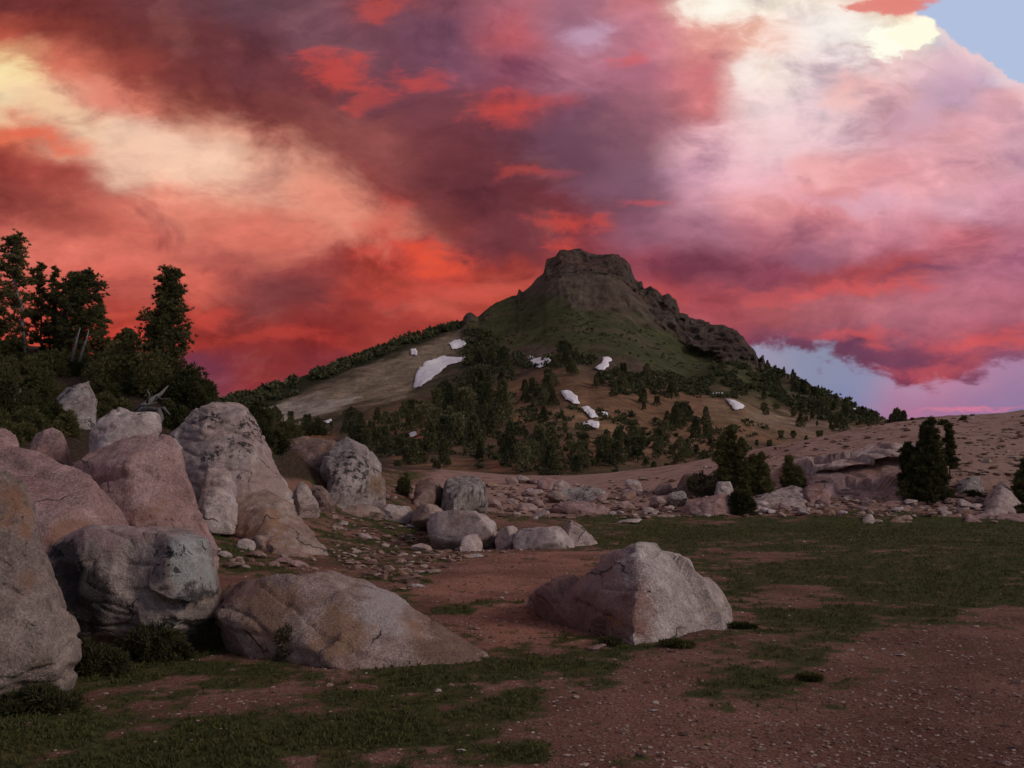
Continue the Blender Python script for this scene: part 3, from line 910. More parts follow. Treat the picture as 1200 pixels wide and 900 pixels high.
def carve(me, voxel, smooth_it, seed, L, rough=1.0, facet=1.0, cuts=24, nfac=34):
    """voxel-remesh a hull, round its edges a little and weather it"""
    o = bpy.data.objects.new('hull', me)
    COL.objects.link(o)
    r = o.modifiers.new('remesh', 'REMESH')
    r.mode = 'VOXEL'
    r.voxel_size = voxel
    sm = o.modifiers.new('smooth', 'SMOOTH')
    sm.factor = 0.5
    sm.iterations = smooth_it
    dg = bpy.context.evaluated_depsgraph_get()
    e = o.evaluated_get(dg)
    m2 = bpy.data.meshes.new_from_object(e)
    bpy.data.objects.remove(o)
    n = len(m2.vertices)
    co = np.empty(n * 3, np.float32)
    no = np.empty(n * 3, np.float32)
    m2.vertices.foreach_get('co', co)
    m2.vertices.foreach_get('normal', no)
    co, no = co.reshape(-1, 3), no.reshape(-1, 3)
    c = co / L
    d = 0.020 * ridged(c[:, 0] * 2.3, c[:, 1] * 2.3, c[:, 2] * 2.3, 2, seed)
    d = d + 0.012 * fbm(c[:, 0] * 4.5, c[:, 1] * 4.5, c[:, 2] * 4.5, 3, seed + 9)
    co = co + no * (d * L * rough)[:, None]
    c = co / L
    # broken faces: patches of the surface lean towards the plane of one point among them
    if facet > 0:
        rf = np.random.RandomState(seed + 77)
        kk = rf.choice(n, min(n, nfac), replace=False)
        wx = co + 0.05 * L * np.stack([fbm(c[:, 0] * 5, c[:, 1] * 5, c[:, 2] * 5 + q * 9, 2, seed + 60) for q in range(3)], -1)
        near = ((wx[:, None] - co[kk][None]) ** 2).sum(-1).argmin(1)
        sn = no[kk] + rf.normal(size=(len(kk), 3)).astype(np.float32) * 0.13
        sn /= np.linalg.norm(sn, axis=1)[:, None]
        h_ = ((co - co[kk][near]) * sn[near]).sum(1)
        co = co - sn[near] * (np.clip(h_, -0.09 * L, 0.09 * L) * 0.62 * facet)[:, None].astype(np.float32)
        c = co / L
    d = 0.009 * fbm(c[:, 0] * 13, c[:, 1] * 13, c[:, 2] * 13, 4, seed + 5, 0.6)
    # flat broken faces
    rs = np.random.RandomState(seed)
    mid = (co.max(0) + co.min(0)) / 2
    for _ in range(cuts):
        nv = rs.normal(size=3)
        nv[2] = abs(nv[2]) * 0.8
        nv /= np.linalg.norm(nv)
        t = (co - mid) @ nv.astype(np.float32)
        lim = t.max() * rs.uniform(0.84, 0.965)
        co = co - nv.astype(np.float32) * (np.maximum(t - lim, 0) * 0.96)[:, None]
    st = fbm(c[:, 0] * 3 + c[:, 2] * 6, c[:, 1] * 3, c[:, 2] * 5, 2, seed + 3)
    d = d - 0.022 * np.clip(1 - np.abs(st) * 9, 0, 1)        # shallow joints
    co = co + no * (d * L * rough)[:, None]
    m2.vertices.foreach_set('co', co.ravel())
    m2.polygons.foreach_set('use_smooth', np.ones(len(m2.polygons), bool))
    m2.update()
    return m2


NSEED = [100]


def boulder(name, label, mat, parts, cat='boulder', res=64, rough=1.0, smooth_it=1, group=None, cuts=14, facet=1.0, nfac=34):
    """parts: list of dicts  Y = distance, top = silhouette [(px, py[, dY])], base = contact [(px, py)] on the ground, depth, front = extra [(px, py, dY)]"""
    NSEED[0] += 7
    pls = []
    for p in parts:
        Y, dep = p['Y'], p['depth']
        pts = []
        top = [t if len(t) == 3 else (t[0], t[1], 0.0) for t in p['top']]
        cx = sum(t[0] for t in top) / len(top)
        cy = max(t[1] for t in top)
        for t in top:
            pts.append(U(t[0], t[1], Y + t[2]))
            pts.append(U(cx + (t[0] - cx) * 0.86, cy + (t[1] - cy) * 0.86, Y + t[2] + dep))
        for b in p.get('base', ()):
            yb = b[2] if len(b) > 2 else ground_hit(b[0], b[1])
            q = U(b[0], b[1], yb)
            pts.append(q)
            if not p.get('hang'):
                pts.append((q[0], q[1] + 0.05, q[2] - 0.06 * Y ** 0.6))
        for t in p.get('front', ()):
            pts.append(U(t[0], t[1], Y + t[2]))
        zlow = min(q[2] for q in pts)
        if p.get('hang'):
            zb = [q[2] for q in pts[-len(p['base']):]]
            for b in p['base']:
                q = U(b[0], b[1], b[2])
                pts.append((q[0] * 1.08, q[1] + dep, q[2] + 0.25))
        for t in () if p.get('hang') else top:               # the buried back
            q = U(cx + (t[0] - cx) * 0.86, cy, Y + t[2] + dep)
            pts.append((q[0], q[1], min(zlow, float(H(q[0], q[1], False))) - 0.1))
        pls.append(pts)
    allp = np.array([q for pts in pls for q in pts])
    ext = np.ptp(allp, axis=0)
    L = float(np.sort(ext)[1])
    me = carve(hull_mesh(pls), float(ext.max()) / res, smooth_it, NSEED[0], L, rough, facet, cuts, nfac)
    cen = Vector((float(allp[:, 0].mean()), float(allp[:, 1].mean()), float(allp[:, 2].min())))
    me.transform(__import__('mathutils').Matrix.Translation(-cen))
    me.name = name
    me.materials.append(mat)
    o = bpy.data.objects.new(name, me)
    o.location = cen
    COL.objects.link(o)
    tag(o, label, cat, group)
    return o


def B(label, mat, Y, top, base, depth, front=(), **kw):
    return boulder('boulder', label, mat, [dict(Y=Y, top=top, base=base, depth=depth, front=front)], **kw)


# the big ones at the left
B('tall tan speckled boulder cut off by the left edge in the foreground', G_TAN, 8.2,
  [(-110, 600), (-60, 545), (-5, 541), (12, 552), (32, 590), (50, 640), (68, 700), (79, 735), (78, 775)],
  [(74, 800), (45, 822), (0, 822), (-80, 830, 7.5)], 1.6, front=[(20, 640, -.5), (-30, 590, -.4), (45, 740, -.7), (-40, 800, -.9)], res=80)
B('broad smooth pink granite dome behind the tan boulder at the left edge', G_PINK, 12.6,
  [(-120, 600), (-60, 545), (0, 535), (22, 531), (46, 530), (72, 543), (98, 558), (122, 580), (145, 610), (160, 640)],
  [(165, 665, 12.2), (60, 690, 11.2), (-60, 690, 11.2)], 3.0, front=[(70, 590, -1.0), (-20, 600, -1.2), (120, 640, -.7)], res=90, cuts=5, smooth_it=3, facet=.5, nfac=16)
B('large pointed pink granite dome left of the leaning slab', G_PINK, 15.0,
  [(78, 553), (100, 538), (125, 523), (150, 515), (176, 511), (198, 513), (209, 530), (216, 556), (226, 590), (238, 618), (246, 645)],
  [(246, 668, 14.0), (200, 690, 13.0), (110, 680, 13.4), (80, 660, 14)], 2.6, front=[(160, 545, -.8), (190, 590, -1.1), (120, 600, -1.1), (225, 640, -.6), (150, 640, -1.2)], res=90, cuts=5, smooth_it=3, facet=.5, nfac=16)
boulder('boulder', 'blocky grey granite with pale lichen crust and a dark stained left face', G_BLOCK,
        [dict(Y=10.5, top=[(58, 640), (68, 624), (84, 619), (112, 622), (140, 619), (160, 620), (188, 623), (214, 617), (230, 622), (240, 640), (246, 668), (250, 690), (247, 718)], base=[(244, 743), (205, 748), (150, 746), (105, 742), (80, 730, 10.4), (62, 690, 10.5)], depth=1.3, front=[(150, 655, -.30), (90, 660, -.25), (215, 650, -.35), (200, 725, -.35), (120, 725, -.3)]),
         dict(Y=10.35, top=[(178, 640), (190, 626), (214, 618), (230, 622), (240, 640), (236, 662)], base=[(236, 700, 10.0), (200, 700, 9.95), (178, 690, 10.0)], depth=1.0, hang=True, front=[(208, 650, -.42)])], res=90, cuts=14, rough=0.9)
B('long low orange stained boulder lying in the foreground grass', G_LOW, 10.4,
  [(243, 700), (254, 684), (280, 678), (310, 677), (345, 674), (378, 672), (408, 673), (436, 684), (462, 700), (492, 720), (525, 743), (565, 767)],
  [(583, 773), (540, 779), (470, 782), (400, 785), (320, 774), (262, 752)], 1.3, front=[(300, 700, -.35), (400, 695, -.4), (350, 740, -.75), (450, 730, -.6)], res=110, rough=0.7, cuts=6, facet=.5, nfac=22)
B('upright leaning grey slab with a black lichened right edge', G_SLAB, 25.5,
  [(203, 508), (222, 487), (244, 479), (266, 473), (282, 478), (293, 494), (304, 516), (315, 538), (327, 558), (338, 575)],
  [(334, 588, 24.3), (290, 602, 23.6), (245, 602, 23.4), (215, 575, 24.2)], 2.6, front=[(240, 505, -.8), (265, 484, -.3), (286, 502, -.7), (302, 545, -1.5), (326, 572, -1.0), (250, 560, -1.7), (276, 520, -1.1)], res=110, cuts=4)
B('grey wedge of rock leaning against the front of the big slab', G_SPECK, 22.8,
  [(238, 560), (246, 550), (258, 546), (270, 558), (276, 574)], [(272, 586, 22.3), (245, 590, 22.2), (236, 580, 22.4)], .8, front=[(256, 566, -.35)], cat='rock', res=40)
B('rounded grey stone under the wedge beside the pink dome', G_PALE, 21.8,
  [(232, 588), (240, 574), (258, 572), (275, 580), (278, 594)], [(274, 604, 21.3), (240, 604, 21.2)], .8, front=[(256, 586, -.3)], cat='rock', res=40)
boulder('boulder', 'broken orange topped boulder sloping down to the meadow', G_ORANGE,
        [dict(Y=23.0, top=[(255, 612), (264, 600), (282, 584), (302, 580), (325, 584), (342, 600), (350, 615)], base=[(352, 645), (315, 648), (275, 640, 22.4), (258, 634, 22.4)], depth=1.6, front=[(290, 604, -.6), (328, 606, -.5)]),
         dict(Y=23.4, top=[(325, 592), (340, 600), (356, 618), (372, 634), (383, 648)], base=[(386, 656), (350, 657), (325, 652)], depth=1.4, front=[(345, 630, -.5)])], res=80)
boulder('boulder', 'round topped boulder covered in black lichen spots', G_SPOTTED,
        [dict(Y=34.5, top=[(378, 552), (386, 530), (402, 516), (420, 517), (434, 528), (443, 546), (447, 565)], base=[(448, 592), (415, 594), (384, 592)], depth=2.4, front=[(412, 540, -1.0), (430, 560, -.9), (400, 570, -1.0)])], res=70)
boulder('boulder', 'flat topped brown rock wall behind the black spotted boulder', G_BROWN,
        [dict(Y=36.5, top=[(312, 530), (322, 518), (346, 514), (372, 515), (396, 514), (402, 530)], base=[(398, 592, 35.4), (355, 592, 34.8), (322, 576, 35.2)], depth=2.5, front=[(350, 530, -.8), (380, 545, -1.2)])], res=60)
B('pointed grey wedge of rock between the leaning slab and the spotted boulder', G_SPECK, 29.5,
  [(340, 590), (346, 574), (354, 565), (362, 572), (372, 590)], [(374, 602), (345, 604)], 1.0, front=[(356, 585, -.4)], cat='rock', res=40)
B('small tilted block right of the pointed grey wedge', G_BROWN, 31.0,
  [(362, 580), (368, 568), (380, 572), (390, 588)], [(392, 597), (368, 598)], .9, front=[(376, 584, -.3)], cat='rock', res=36)
# on the bushy hillside
B('steep grey rock face among the dark bushes below the dead trunks', G_GREY, 30.0,
  [(58, 486), (64, 470), (78, 456), (92, 443), (99, 438), (106, 446), (112, 462), (113, 484)], [(112, 505, 28.5), (60, 505, 28.5)], 2.0, front=[(90, 466, -.6)], res=48)
boulder('boulder', 'pale layered ledge under the weathered dead wood', G_PALE,
        [dict(Y=20.5, top=[(112, 510), (116, 496), (130, 489), (160, 488), (182, 489), (184, 503)], base=[(182, 520, 19.8), (110, 530, 19.6)], depth=1.6, front=[(140, 498, -.4), (172, 496, -.4)]),
         dict(Y=21.2, top=[(136, 490), (139, 481), (150, 480), (152, 490)], base=[(152, 497, 21), (136, 497, 21)], depth=.6)], res=60)
B('rounded pale rock at the left edge above the broad pink dome', G_PINK, 19.0,
  [(-25, 530), (-12, 506), (6, 502), (18, 509), (22, 524)], [(22, 536, 18.6), (-20, 540, 18.4)], 1.2, front=[(4, 515, -.4)], res=40)
B('flat mauve rock among leaves left of the layered ledge', G_PINK, 21.5,
  [(34, 522), (42, 508), (58, 502), (74, 507), (80, 522)], [(80, 534, 21), (36, 536, 21)], 1.0, front=[(58, 512, -.3)], cat='rock', res=40)
B('pale knob at the corner of the leaning slab and the pink dome', G_PALE, 21.5, [(176, 524), (184, 512), (200, 511), (210, 520), (212, 535)], [(212, 556, 20.6), (180, 556, 20.6)], 1.0, cat='rock', res=36)
# the middle of the meadow
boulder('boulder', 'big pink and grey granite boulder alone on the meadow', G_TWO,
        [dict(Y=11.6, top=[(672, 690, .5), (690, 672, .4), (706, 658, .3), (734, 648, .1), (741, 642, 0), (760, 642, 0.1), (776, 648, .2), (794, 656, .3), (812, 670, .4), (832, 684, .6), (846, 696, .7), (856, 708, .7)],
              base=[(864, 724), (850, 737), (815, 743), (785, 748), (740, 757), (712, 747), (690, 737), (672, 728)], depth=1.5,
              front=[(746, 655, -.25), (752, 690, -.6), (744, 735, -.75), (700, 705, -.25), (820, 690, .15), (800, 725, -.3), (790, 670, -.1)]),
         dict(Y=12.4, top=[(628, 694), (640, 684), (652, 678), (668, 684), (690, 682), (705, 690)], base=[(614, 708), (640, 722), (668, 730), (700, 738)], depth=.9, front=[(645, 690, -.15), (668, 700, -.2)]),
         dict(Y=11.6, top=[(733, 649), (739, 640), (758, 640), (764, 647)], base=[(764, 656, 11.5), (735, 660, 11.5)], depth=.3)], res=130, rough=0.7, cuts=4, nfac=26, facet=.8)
B('long pale slab with a blunt right end in the meadow', G_PALE, 27.5,
  [(503, 606), (514, 602), (535, 601), (560, 601), (571, 604), (578, 614)], [(582, 628), (555, 626), (520, 616), (505, 610)], 1.4, front=[(540, 608, -.4), (568, 612, -.4)], res=56, rough=.7)
B('smooth pale loaf shaped boulder with a bright right facet', G_PALE, 26.4,
  [(602, 634), (608, 622), (625, 618), (645, 617), (658, 618), (667, 628), (674, 640)], [(674, 642), (655, 643), (625, 641), (602, 637)], 1.3, front=[(640, 624, -.4), (660, 626, -.35), (615, 630, -.3)], res=56, rough=.6)
B('small squared pale block left of the loaf shaped boulder', G_PALE, 26.9,
  [(581, 632), (586, 619), (594, 616), (609, 617), (606, 630)], [(604, 637), (582, 636)], .9, front=[(594, 624, -.25)], cat='rock', res=36, rough=.7)
B('tilted mauve slab sliding down to the right in the grass', G_SPECK, 27.0,
  [(660, 610), (664, 606), (670, 608), (682, 618), (694, 628), (702, 635)], [(705, 638), (690, 638), (668, 630), (659, 616, 27)], .7, front=[(672, 620, -.25)], cat='rock', res=44, rough=.6)
B('orange pink hump behind the long pale slab', G_ORANGE, 33.0, [(482, 607), (486, 596), (494, 592), (508, 591), (517, 597), (520, 606)], [(518, 612), (484, 613)], 1.2, front=[(500, 600, -.4)], res=40)
B('pale flat ledge left of the orange pink hump', G_PALE, 34.0, [(438, 602), (446, 595), (462, 593), (480, 594), (488, 602)], [(486, 608), (462, 611), (440, 606)], 1.2, front=[(462, 600, -.4)], cat='rock', res=40)
B('thin tan ledge below the black spotted boulder', G_ORANGE, 33.0, [(398, 597), (410, 594), (432, 594), (446, 597)], [(446, 602), (420, 601), (398, 600)], .9, cat='rock', res=36)
B('blocky grey boulder with dark vertical water streaks', G_STREAK, 40.0,
  [(517, 585), (520, 566), (530, 560), (546, 557), (560, 559), (566, 568), (569, 588)], [(568, 600), (545, 600), (518, 599)], 2.2, front=[(545, 570, -.8), (528, 575, -.7)], res=54)
B('squat brown boulder left of the streaked grey boulder', G_BROWN, 41.0,
  [(484, 588), (486, 572), (494, 564), (508, 562), (518, 566), (520, 584)], [(520, 594), (486, 594)], 1.8, front=[(502, 574, -.6)], res=48)
B('little white stone in front of the long pale slab', G_PALE, 26.0, [(540, 631), (545, 626), (556, 624), (563, 627), (565, 631)], [(565, 633), (541, 633)], .35, cat='rock', res=30)
# at the foot of the right-hand slope
B('pink log shaped boulder beside the dark bush at the meadow edge', G_PINK, 45.0,
  [(796, 598), (806, 590), (826, 586), (842, 580), (854, 579), (861, 586), (862, 596)], [(860, 603), (830, 606), (798, 603)], 1.3, front=[(835, 590, -.5)], res=50)
B('light grey rock above the log shaped boulder', G_PALE, 49.0, [(838, 574), (841, 564), (850, 562), (858, 568), (861, 578)], [(860, 584), (840, 584)], 1.2, cat='rock', res=36)
B('grey rock with a flat left end under the brown shrub', G_GREY, 47.0, [(784, 584), (790, 577), (800, 575), (806, 582)], [(806, 590), (786, 590)], 1.0, cat='rock', res=34)
B('mauve humped rock left of the brown shrub on the slope', G_BROWN, 51.0, [(795, 566), (800, 557), (810, 553), (818, 560), (820, 572)], [(820, 580), (796, 580)], 1.4, cat='rock', res=36)
B('pale broken boulder near the right edge of the meadow', G_SPECK, 46.5,
  [(1150, 598), (1158, 580), (1166, 570), (1174, 564), (1184, 572), (1192, 584), (1196, 598)], [(1194, 606), (1152, 608)], 2.0, front=[(1175, 580, -.7)], res=50)
B('slate grey overhanging rock right of the tall dark conifers', G_STREAK, 48.5, [(1122, 572), (1126, 564), (1138, 559), (1148, 558), (1152, 566), (1149, 574)], [(1150, 580), (1124, 582)], 1.2, cat='rock', res=40)
B('wide pink boulder at the right edge of the meadow', G_PINK, 45.5, [(1128, 606), (1134, 597), (1160, 597), (1190, 596), (1222, 598), (1230, 606)], [(1226, 614), (1180, 614), (1132, 612)], 1.2, front=[(1180, 602, -.3)], res=50)
B('upright white stone in the grass below the granite face', G_PALE, 42.5, [(1010, 612), (1016, 603), (1020, 601), (1024, 608)], [(1025, 615), (1009, 615)], .5, cat='rock', res=28)
B('tan stone pair right of the upright white stone', G_ORANGE, 43.5, [(1040, 608), (1050, 605), (1064, 604), (1072, 610)], [(1072, 615), (1040, 614)], .7, cat='rock', res=34)
# the granite outcrop of the right-hand slope: a slab face under a broken ledge
boulder('granite_outcrop', 'wide pink granite face under a cracked ledge on the right slope', G_PINK,
        [dict(Y=50.5, top=[(940, 570), (946, 556), (965, 550), (1000, 547), (1040, 543), (1064, 542), (1074, 562)], base=[(1078, 594), (1040, 595), (1000, 595), (945, 593)], depth=6.0, front=[(990, 556, -.9), (1050, 552, -.9), (960, 578, -1.4), (1030, 582, -2.2)])], cat='outcrop', res=110, rough=0.8)
boulder('granite_ledge', 'long cracked overhanging ledge along the top of the granite face', G_SCREE,
        [dict(Y=51.0, top=[(925, 549), (946, 540), (975, 534), (1000, 530), (1030, 526), (1056, 523), (1075, 523), (1090, 528)], base=[(1088, 538, 49.6), (1056, 541, 49.2), (1000, 546, 49.2), (932, 552, 49.8)], depth=9.0, hang=True, front=[(1020, 534, -1.6), (970, 540, -1.4), (1058, 530, -1.6)]),
         dict(Y=50.2, top=[(1018, 529), (1030, 524), (1056, 522), (1066, 527)], base=[(1064, 540, 49.0), (1020, 541, 49.0)], depth=3, hang=True, front=[(1040, 530, -1.0)])], cat='ledge', res=110, rough=.9)
B('low banded pink ledge at the foot of the granite face', G_PINK, 48.0, [(950, 596), (970, 588), (1010, 587), (1050, 588), (1070, 594)], [(1072, 601), (1010, 602), (950, 602)], 1.6, cat='ledge', res=60)
B('orange tinted low ledge right of the foot of the granite face', G_ORANGE, 45.5, [(1000, 602), (1010, 597), (1040, 598), (1066, 598), (1108, 596), (1128, 602)], [(1128, 607), (1060, 606), (1000, 607)], 1.2, cat='ledge', res=60)
B('low mauve ledge in the rubble left of the loose bushes', G_PINK, 46.0, [(642, 594), (652, 590), (680, 589), (700, 592), (714, 597)], [(712, 602), (650, 600)], 1.6, cat='ledge', res=50)
B('grey humped ledge in the rubble below the open forest', G_GREY, 52.0, [(644, 580), (660, 573), (690, 570), (706, 574), (712, 584)], [(710, 589), (646, 588)], 2.0, cat='ledge', res=50)
B('pink grey knobbly ledge behind the meadow edge right of the dark bush', G_SPECK, 49.0, [(884, 590), (890, 579), (912, 575), (938, 573), (948, 580), (950, 592)], [(950, 598), (884, 598)], 1.8, cat='ledge', res=56, rough=1.5)

# loose stones: six shapes, many copies
random.seed(5)
STONES = []
for k in range(7):
    rs = np.random.RandomState(40 + k)
    v = rs.normal(size=(15, 3))
    v /= np.linalg.norm(v, axis=1)[:, None]
    v *= rs.uniform(.75, 1.1, (15, 1)) * 0.5
    v[:, 2] *= 0.78
    me = carve(hull_mesh([[tuple(q) for q in v]]), 0.042, 2, 300 + k, 0.7, 0.9)
    me.name = 'stone'
    STONES.append(me)
STONE_M = {}


def stone_mesh(k, mat):
    key = (k, mat.name)
    if key not in STONE_M:
        me = STONES[k].copy()
        me.materials.append(mat)
        STONE_M[key] = me
    return STONE_M[key]


def stone(px, py, w, label, group=None, mat=None, flat=0.6, Y=None, sink=0.30):
    mat = mat or random.choice([G_SCREE, G_SCREE, G_PALE, G_PINK])
    Y = Y or ground_hit(px, py)
    s = w * Y / F
    x = (px - 600) / F * Y
    o = bpy.data.objects.new('rock', stone_mesh(random.randrange(7), mat))
    hz = s * flat * random.uniform(.8, 1.2)
    o.scale = (s * 1.08, s * random.uniform(.7, 1.0), hz)
    o.rotation_euler = (random.uniform(-.2, .2), random.uniform(-.25, .25), random.choice((0, math.pi)) + random.uniform(-.6, .6))
    yy = Y + s * 0.35
    o.location = (x, yy, float(H(x, yy)) + hz * 0.5 * (1 - 2 * sink))
    COL.objects.link(o)
    tag(o, label, 'rock', group)
    return o


for px, py, w, fl, mt, lab in (
        (425, 633, 22, .6, G_PALE, 'white triangular stone in the tufty grass left of the gravel path'),
        (427, 643, 15, .4, G_PALE, 'flat white stone just below the triangular one'),
        (451, 641, 13, .5, G_PALE, 'small round pale stone right of the triangular white one'),
        (411, 653, 19, .4, G_PALE, 'flat pale stone low in the tufty grass near the orange boulder'),
        (493, 645, 34, .4, G_SPECK, 'broad grey and white flat rock in the tufty grass'),
        (488, 649, 13, .4, G_PALE, 'small white chip under the broad grey and white rock'),
        (471, 676, 19, .6, G_ORANGE, 'rounded tan stone at the edge of the gravel path'),
        (455, 677, 14, .4, G_BROWN, 'dull flat stone touching the rounded tan stone'),
        (557, 655, 24, .35, G_PALE, 'long white flat stone on the gravel path'),
        (488, 687, 22, .3, G_PALE, 'thin white stone sunk in the gravel path'),
        (505, 617, 10, .7, G_ORANGE, 'small orange stone left of the long pale slab'),
        (286, 645, 26, .8, G_PALE, 'pale leaning chunk in front of the orange topped boulder'),
        (262, 655, 22, .6, G_SPECK, 'grey chunk by the foot of the pointed pink dome'),
        (348, 667, 34, .5, G_PINK, 'rusty pink slab lying behind the long foreground boulder'),
        (385, 676, 26, .5, G_PINK, 'pink rock peeping over the long foreground boulder'),
        (402, 618, 16, .5, G_PALE, 'pale stone at the tip of the orange topped boulder'),
        (740, 613, 40, .25, G_PALE, 'long thin white ledge in the green meadow'),
        (768, 603, 14, .8, G_PALE, 'pointed white stone at the edge of the green meadow'),
        (728, 602, 14, .8, G_PALE, 'blunt white stone left of the pointed one at the meadow edge'),
        (903, 603, 15, .6, G_PALE, 'white stone with a dark band right of the dark meadow bush'),
        (945, 605, 18, .5, G_PALE, 'flat white stone at the meadow edge under the granite face'),
        (988, 604, 15, .5, G_PALE, 'pale stone between the meadow edge and the orange ledge'),
        (1055, 601, 20, .5, G_PALE, 'white slanting stone on the orange ledge'),
        (1030, 613, 14, .6, G_SPECK, 'grey stone beside the upright white stone'),
        (700, 763, 30, .35, G_PINK, 'flat pink stone half buried in front of the lone boulder'),
        (548, 618, 14, .5, G_BROWN, 'brown stone leaning on the long pale slab'),
        (1082, 588, 16, .7, G_PALE, 'rounded pale stone at the foot of the tall dark conifers'),
        (1110, 590, 9, .9, G_PALE, 'round white stone right of the tall dark conifers'),
        (1168, 613, 14, .5, G_BROWN, 'brown stone in the grass before the pale broken boulder'),
        (540, 882, 14, .5, G_PALE, 'small grey stone near the bottom edge in the thin grass')):
    stone(px, py, w, lab, None, mt, fl)


def scatter_stones(n, poly, wr, label, group, mats, flat=(0.5, 0.9), power=1.8):
    xs = [p[0] for p in poly]
    ys = [p[1] for p in poly]
    k = 0
    for _ in range(n * 30):
        x, y = random.uniform(min(xs), max(xs)), random.uniform(min(ys), max(ys))
        if poly_sd(np.array([x]), np.array([y]), poly)[0] < 0:
            continue
        w = wr[0] + (wr[1] - wr[0]) * random.random() ** power
        stone(x, y, w, label, group, random.choice(mats), random.uniform(*flat))
        k += 1
        if k >= n:
            break


for px, py, w, fl, mt, lab in (
        (252, 628, 26, .9, G_SPECK, 'grey block wedged between the pink dome and the orange topped boulder'),
        (246, 606, 24, .8, G_PALE, 'pale block under the rounded grey stone beside the pink dome'),
        (322, 598, 22, .9, G_PALE, 'pale chunk between the leaning slab and the orange topped boulder'),
        (338, 604, 18, .7, G_PINK, 'pink chunk at the foot of the pointed grey wedge'),
        (228, 560, 22, .8, G_SPECK, 'dark grey block in the crack above the pink dome'),
        (300, 656, 34, .5, G_PINK, 'low pink slab at the foot of the orange topped boulder'),
        (332, 662, 28, .5, G_PINK, 'flat rosy stone beside the rusty pink slab'),
        (268, 668, 30, .5, G_BROWN, 'brown stone just behind the long foreground boulder'),
        (458, 604, 22, .6, G_PALE, 'pale block resting on the flat ledge'),
        (524, 606, 20, .6, G_PALE, 'pale stone between the orange hump and the long pale slab')):
    stone(px, py, w, lab, None, mt, fl)
scatter_stones(66, [(598, 588), (640, 572), (700, 570), (790, 576), (800, 598), (760, 606), (690, 606), (610, 610)], (8, 34), 'broken stone in the rubble belt between the meadow and the forest foot', 'rubble stones behind the meadow', [G_SCREE, G_SCREE, G_PALE, G_PINK, G_ORANGE])
scatter_stones(24, [(868, 590), (950, 582), (955, 604), (880, 606)], (7, 24), 'knobbly stone in the rubble between the dark bush and the granite face', 'rubble stones left of the granite face', [G_SCREE, G_PALE, G_PINK])
scatter_stones(30, [(955, 594), (1080, 592), (1200, 600), (1200, 610), (960, 606)], (7, 26), 'stone in the low rubble along the meadow edge under the right slope', 'rubble stones under the right slope', [G_SCREE, G_PALE, G_ORANGE])
scatter_stones(28, [(385, 604), (480, 606), (560, 636), (540, 655), (460, 668), (390, 662)], (4, 15), 'small pale stone strewn in the tufty grass left of the gravel path', 'small stones in the tufty grass', [G_PALE, G_SCREE, G_PINK], (.35, .6))
scatter_stones(12, [(448, 572), (482, 566), (486, 590), (450, 590)], (7, 18), 'stone heaped between the spotted boulder and the squat brown one', 'stones right of the spotted boulder', [G_PINK, G_SCREE, G_BROWN])
scatter_stones(24, [(570, 570), (600, 562), (640, 566), (640, 590), (575, 600)], (8, 24), 'jumbled stone right of the streaked grey boulder', 'jumbled stones by the streaked boulder', [G_SCREE, G_ORANGE, G_PALE, G_PINK])
scatter_stones(14, [(248, 640), (300, 648), (380, 660), (380, 672), (255, 672)], (6, 18), 'stone in the grass under the orange topped boulder', 'stones under the orange topped boulder', [G_PINK, G_SCREE])
scatter_stones(20, [(1060, 545), (1100, 500), (1200, 486), (1205, 560), (1130, 580), (1110, 560)], (3, 12), 'small stone lying on the bare slope right of the tall conifers', 'stones on the bare right slope', [G_SCREE, G_PALE, G_PINK], (.4, .8))
scatter_stones(14, [(700, 574), (800, 560), (900, 535), (1050, 500), (1060, 520), (930, 545), (800, 575)], (2.5, 8), 'small stone on the smooth tan slope below the mountain foot', 'stones on the smooth tan slope', [G_SCREE, G_PALE], (.4, .8))
scatter_stones(8, [(690, 655), (1150, 650), (1180, 740), (900, 780), (870, 720)], (4, 9), 'little stone lying in the turf right of the lone boulder', 'little stones in the turf', [G_SCREE, G_BROWN], (.3, .5))

# ------------------------------------------------------------------ snow
snow_m, T = new_mat('old_snow')
_p = T.n('ShaderNodeNewGeometry').outputs['Position']
_n1 = T.noise(_p, 0.5, 4.0, 0.6)
finish(T, T.ramp(_n1, [(0.3, (0.78, 0.72, 0.74)), (0.6, (0.88, 0.84, 0.86))]), 0.7, _n1, 0.3, 0.3, 0.5)


SNOW = []


def snow_patch(label, poly, thick=0.25):
    xs = np.array([q[0] for q in poly], float)
    ys = np.array([q[1] for q in poly], float)
    st = max(0.25, min(0.6, (xs.max() - xs.min()) / 40))
    SNOW.append((xs.min(), xs.max(), ys.min(), ys.max()))
    gx = np.arange(xs.min() - 1, xs.max() + 1.01, st)
    gy = np.arange(ys.min() - 1, ys.max() + 1.01, st)
    PX, PY = np.meshgrid(gx, gy)
    sd = poly_sd(PX + 0.7 * fbm(PX / 3, PY / 3, 0, 3, 60), PY + 0.6 * fbm(PX / 4, PY / 4, 3, 2, 61), poly)
    P = MS(PX, PY)
    lift = np.clip(sd / 1.2, -0.6, 1.0) * thick
    P = P * 1.0
    P[..., 2] += lift + 0.5
    P[..., 1] -= 0.4
    n = PX.shape
    f = grid_faces(*n)
    keep = (sd.ravel()[f] > -0.25).any(1)
    f = f[keep]
    used = np.unique(f)
    mp = np.zeros(PX.size, np.int64)
    mp[used] = np.arange(len(used))
    v = P.reshape(-1, 3)[used]
    c = v.mean(0)
    o = mesh_obj('snow_patch', v - c, mp[f], (snow_m,))
    o.location = c
    tag(o, label, 'snow patch', 'late snow patches on the mountain')


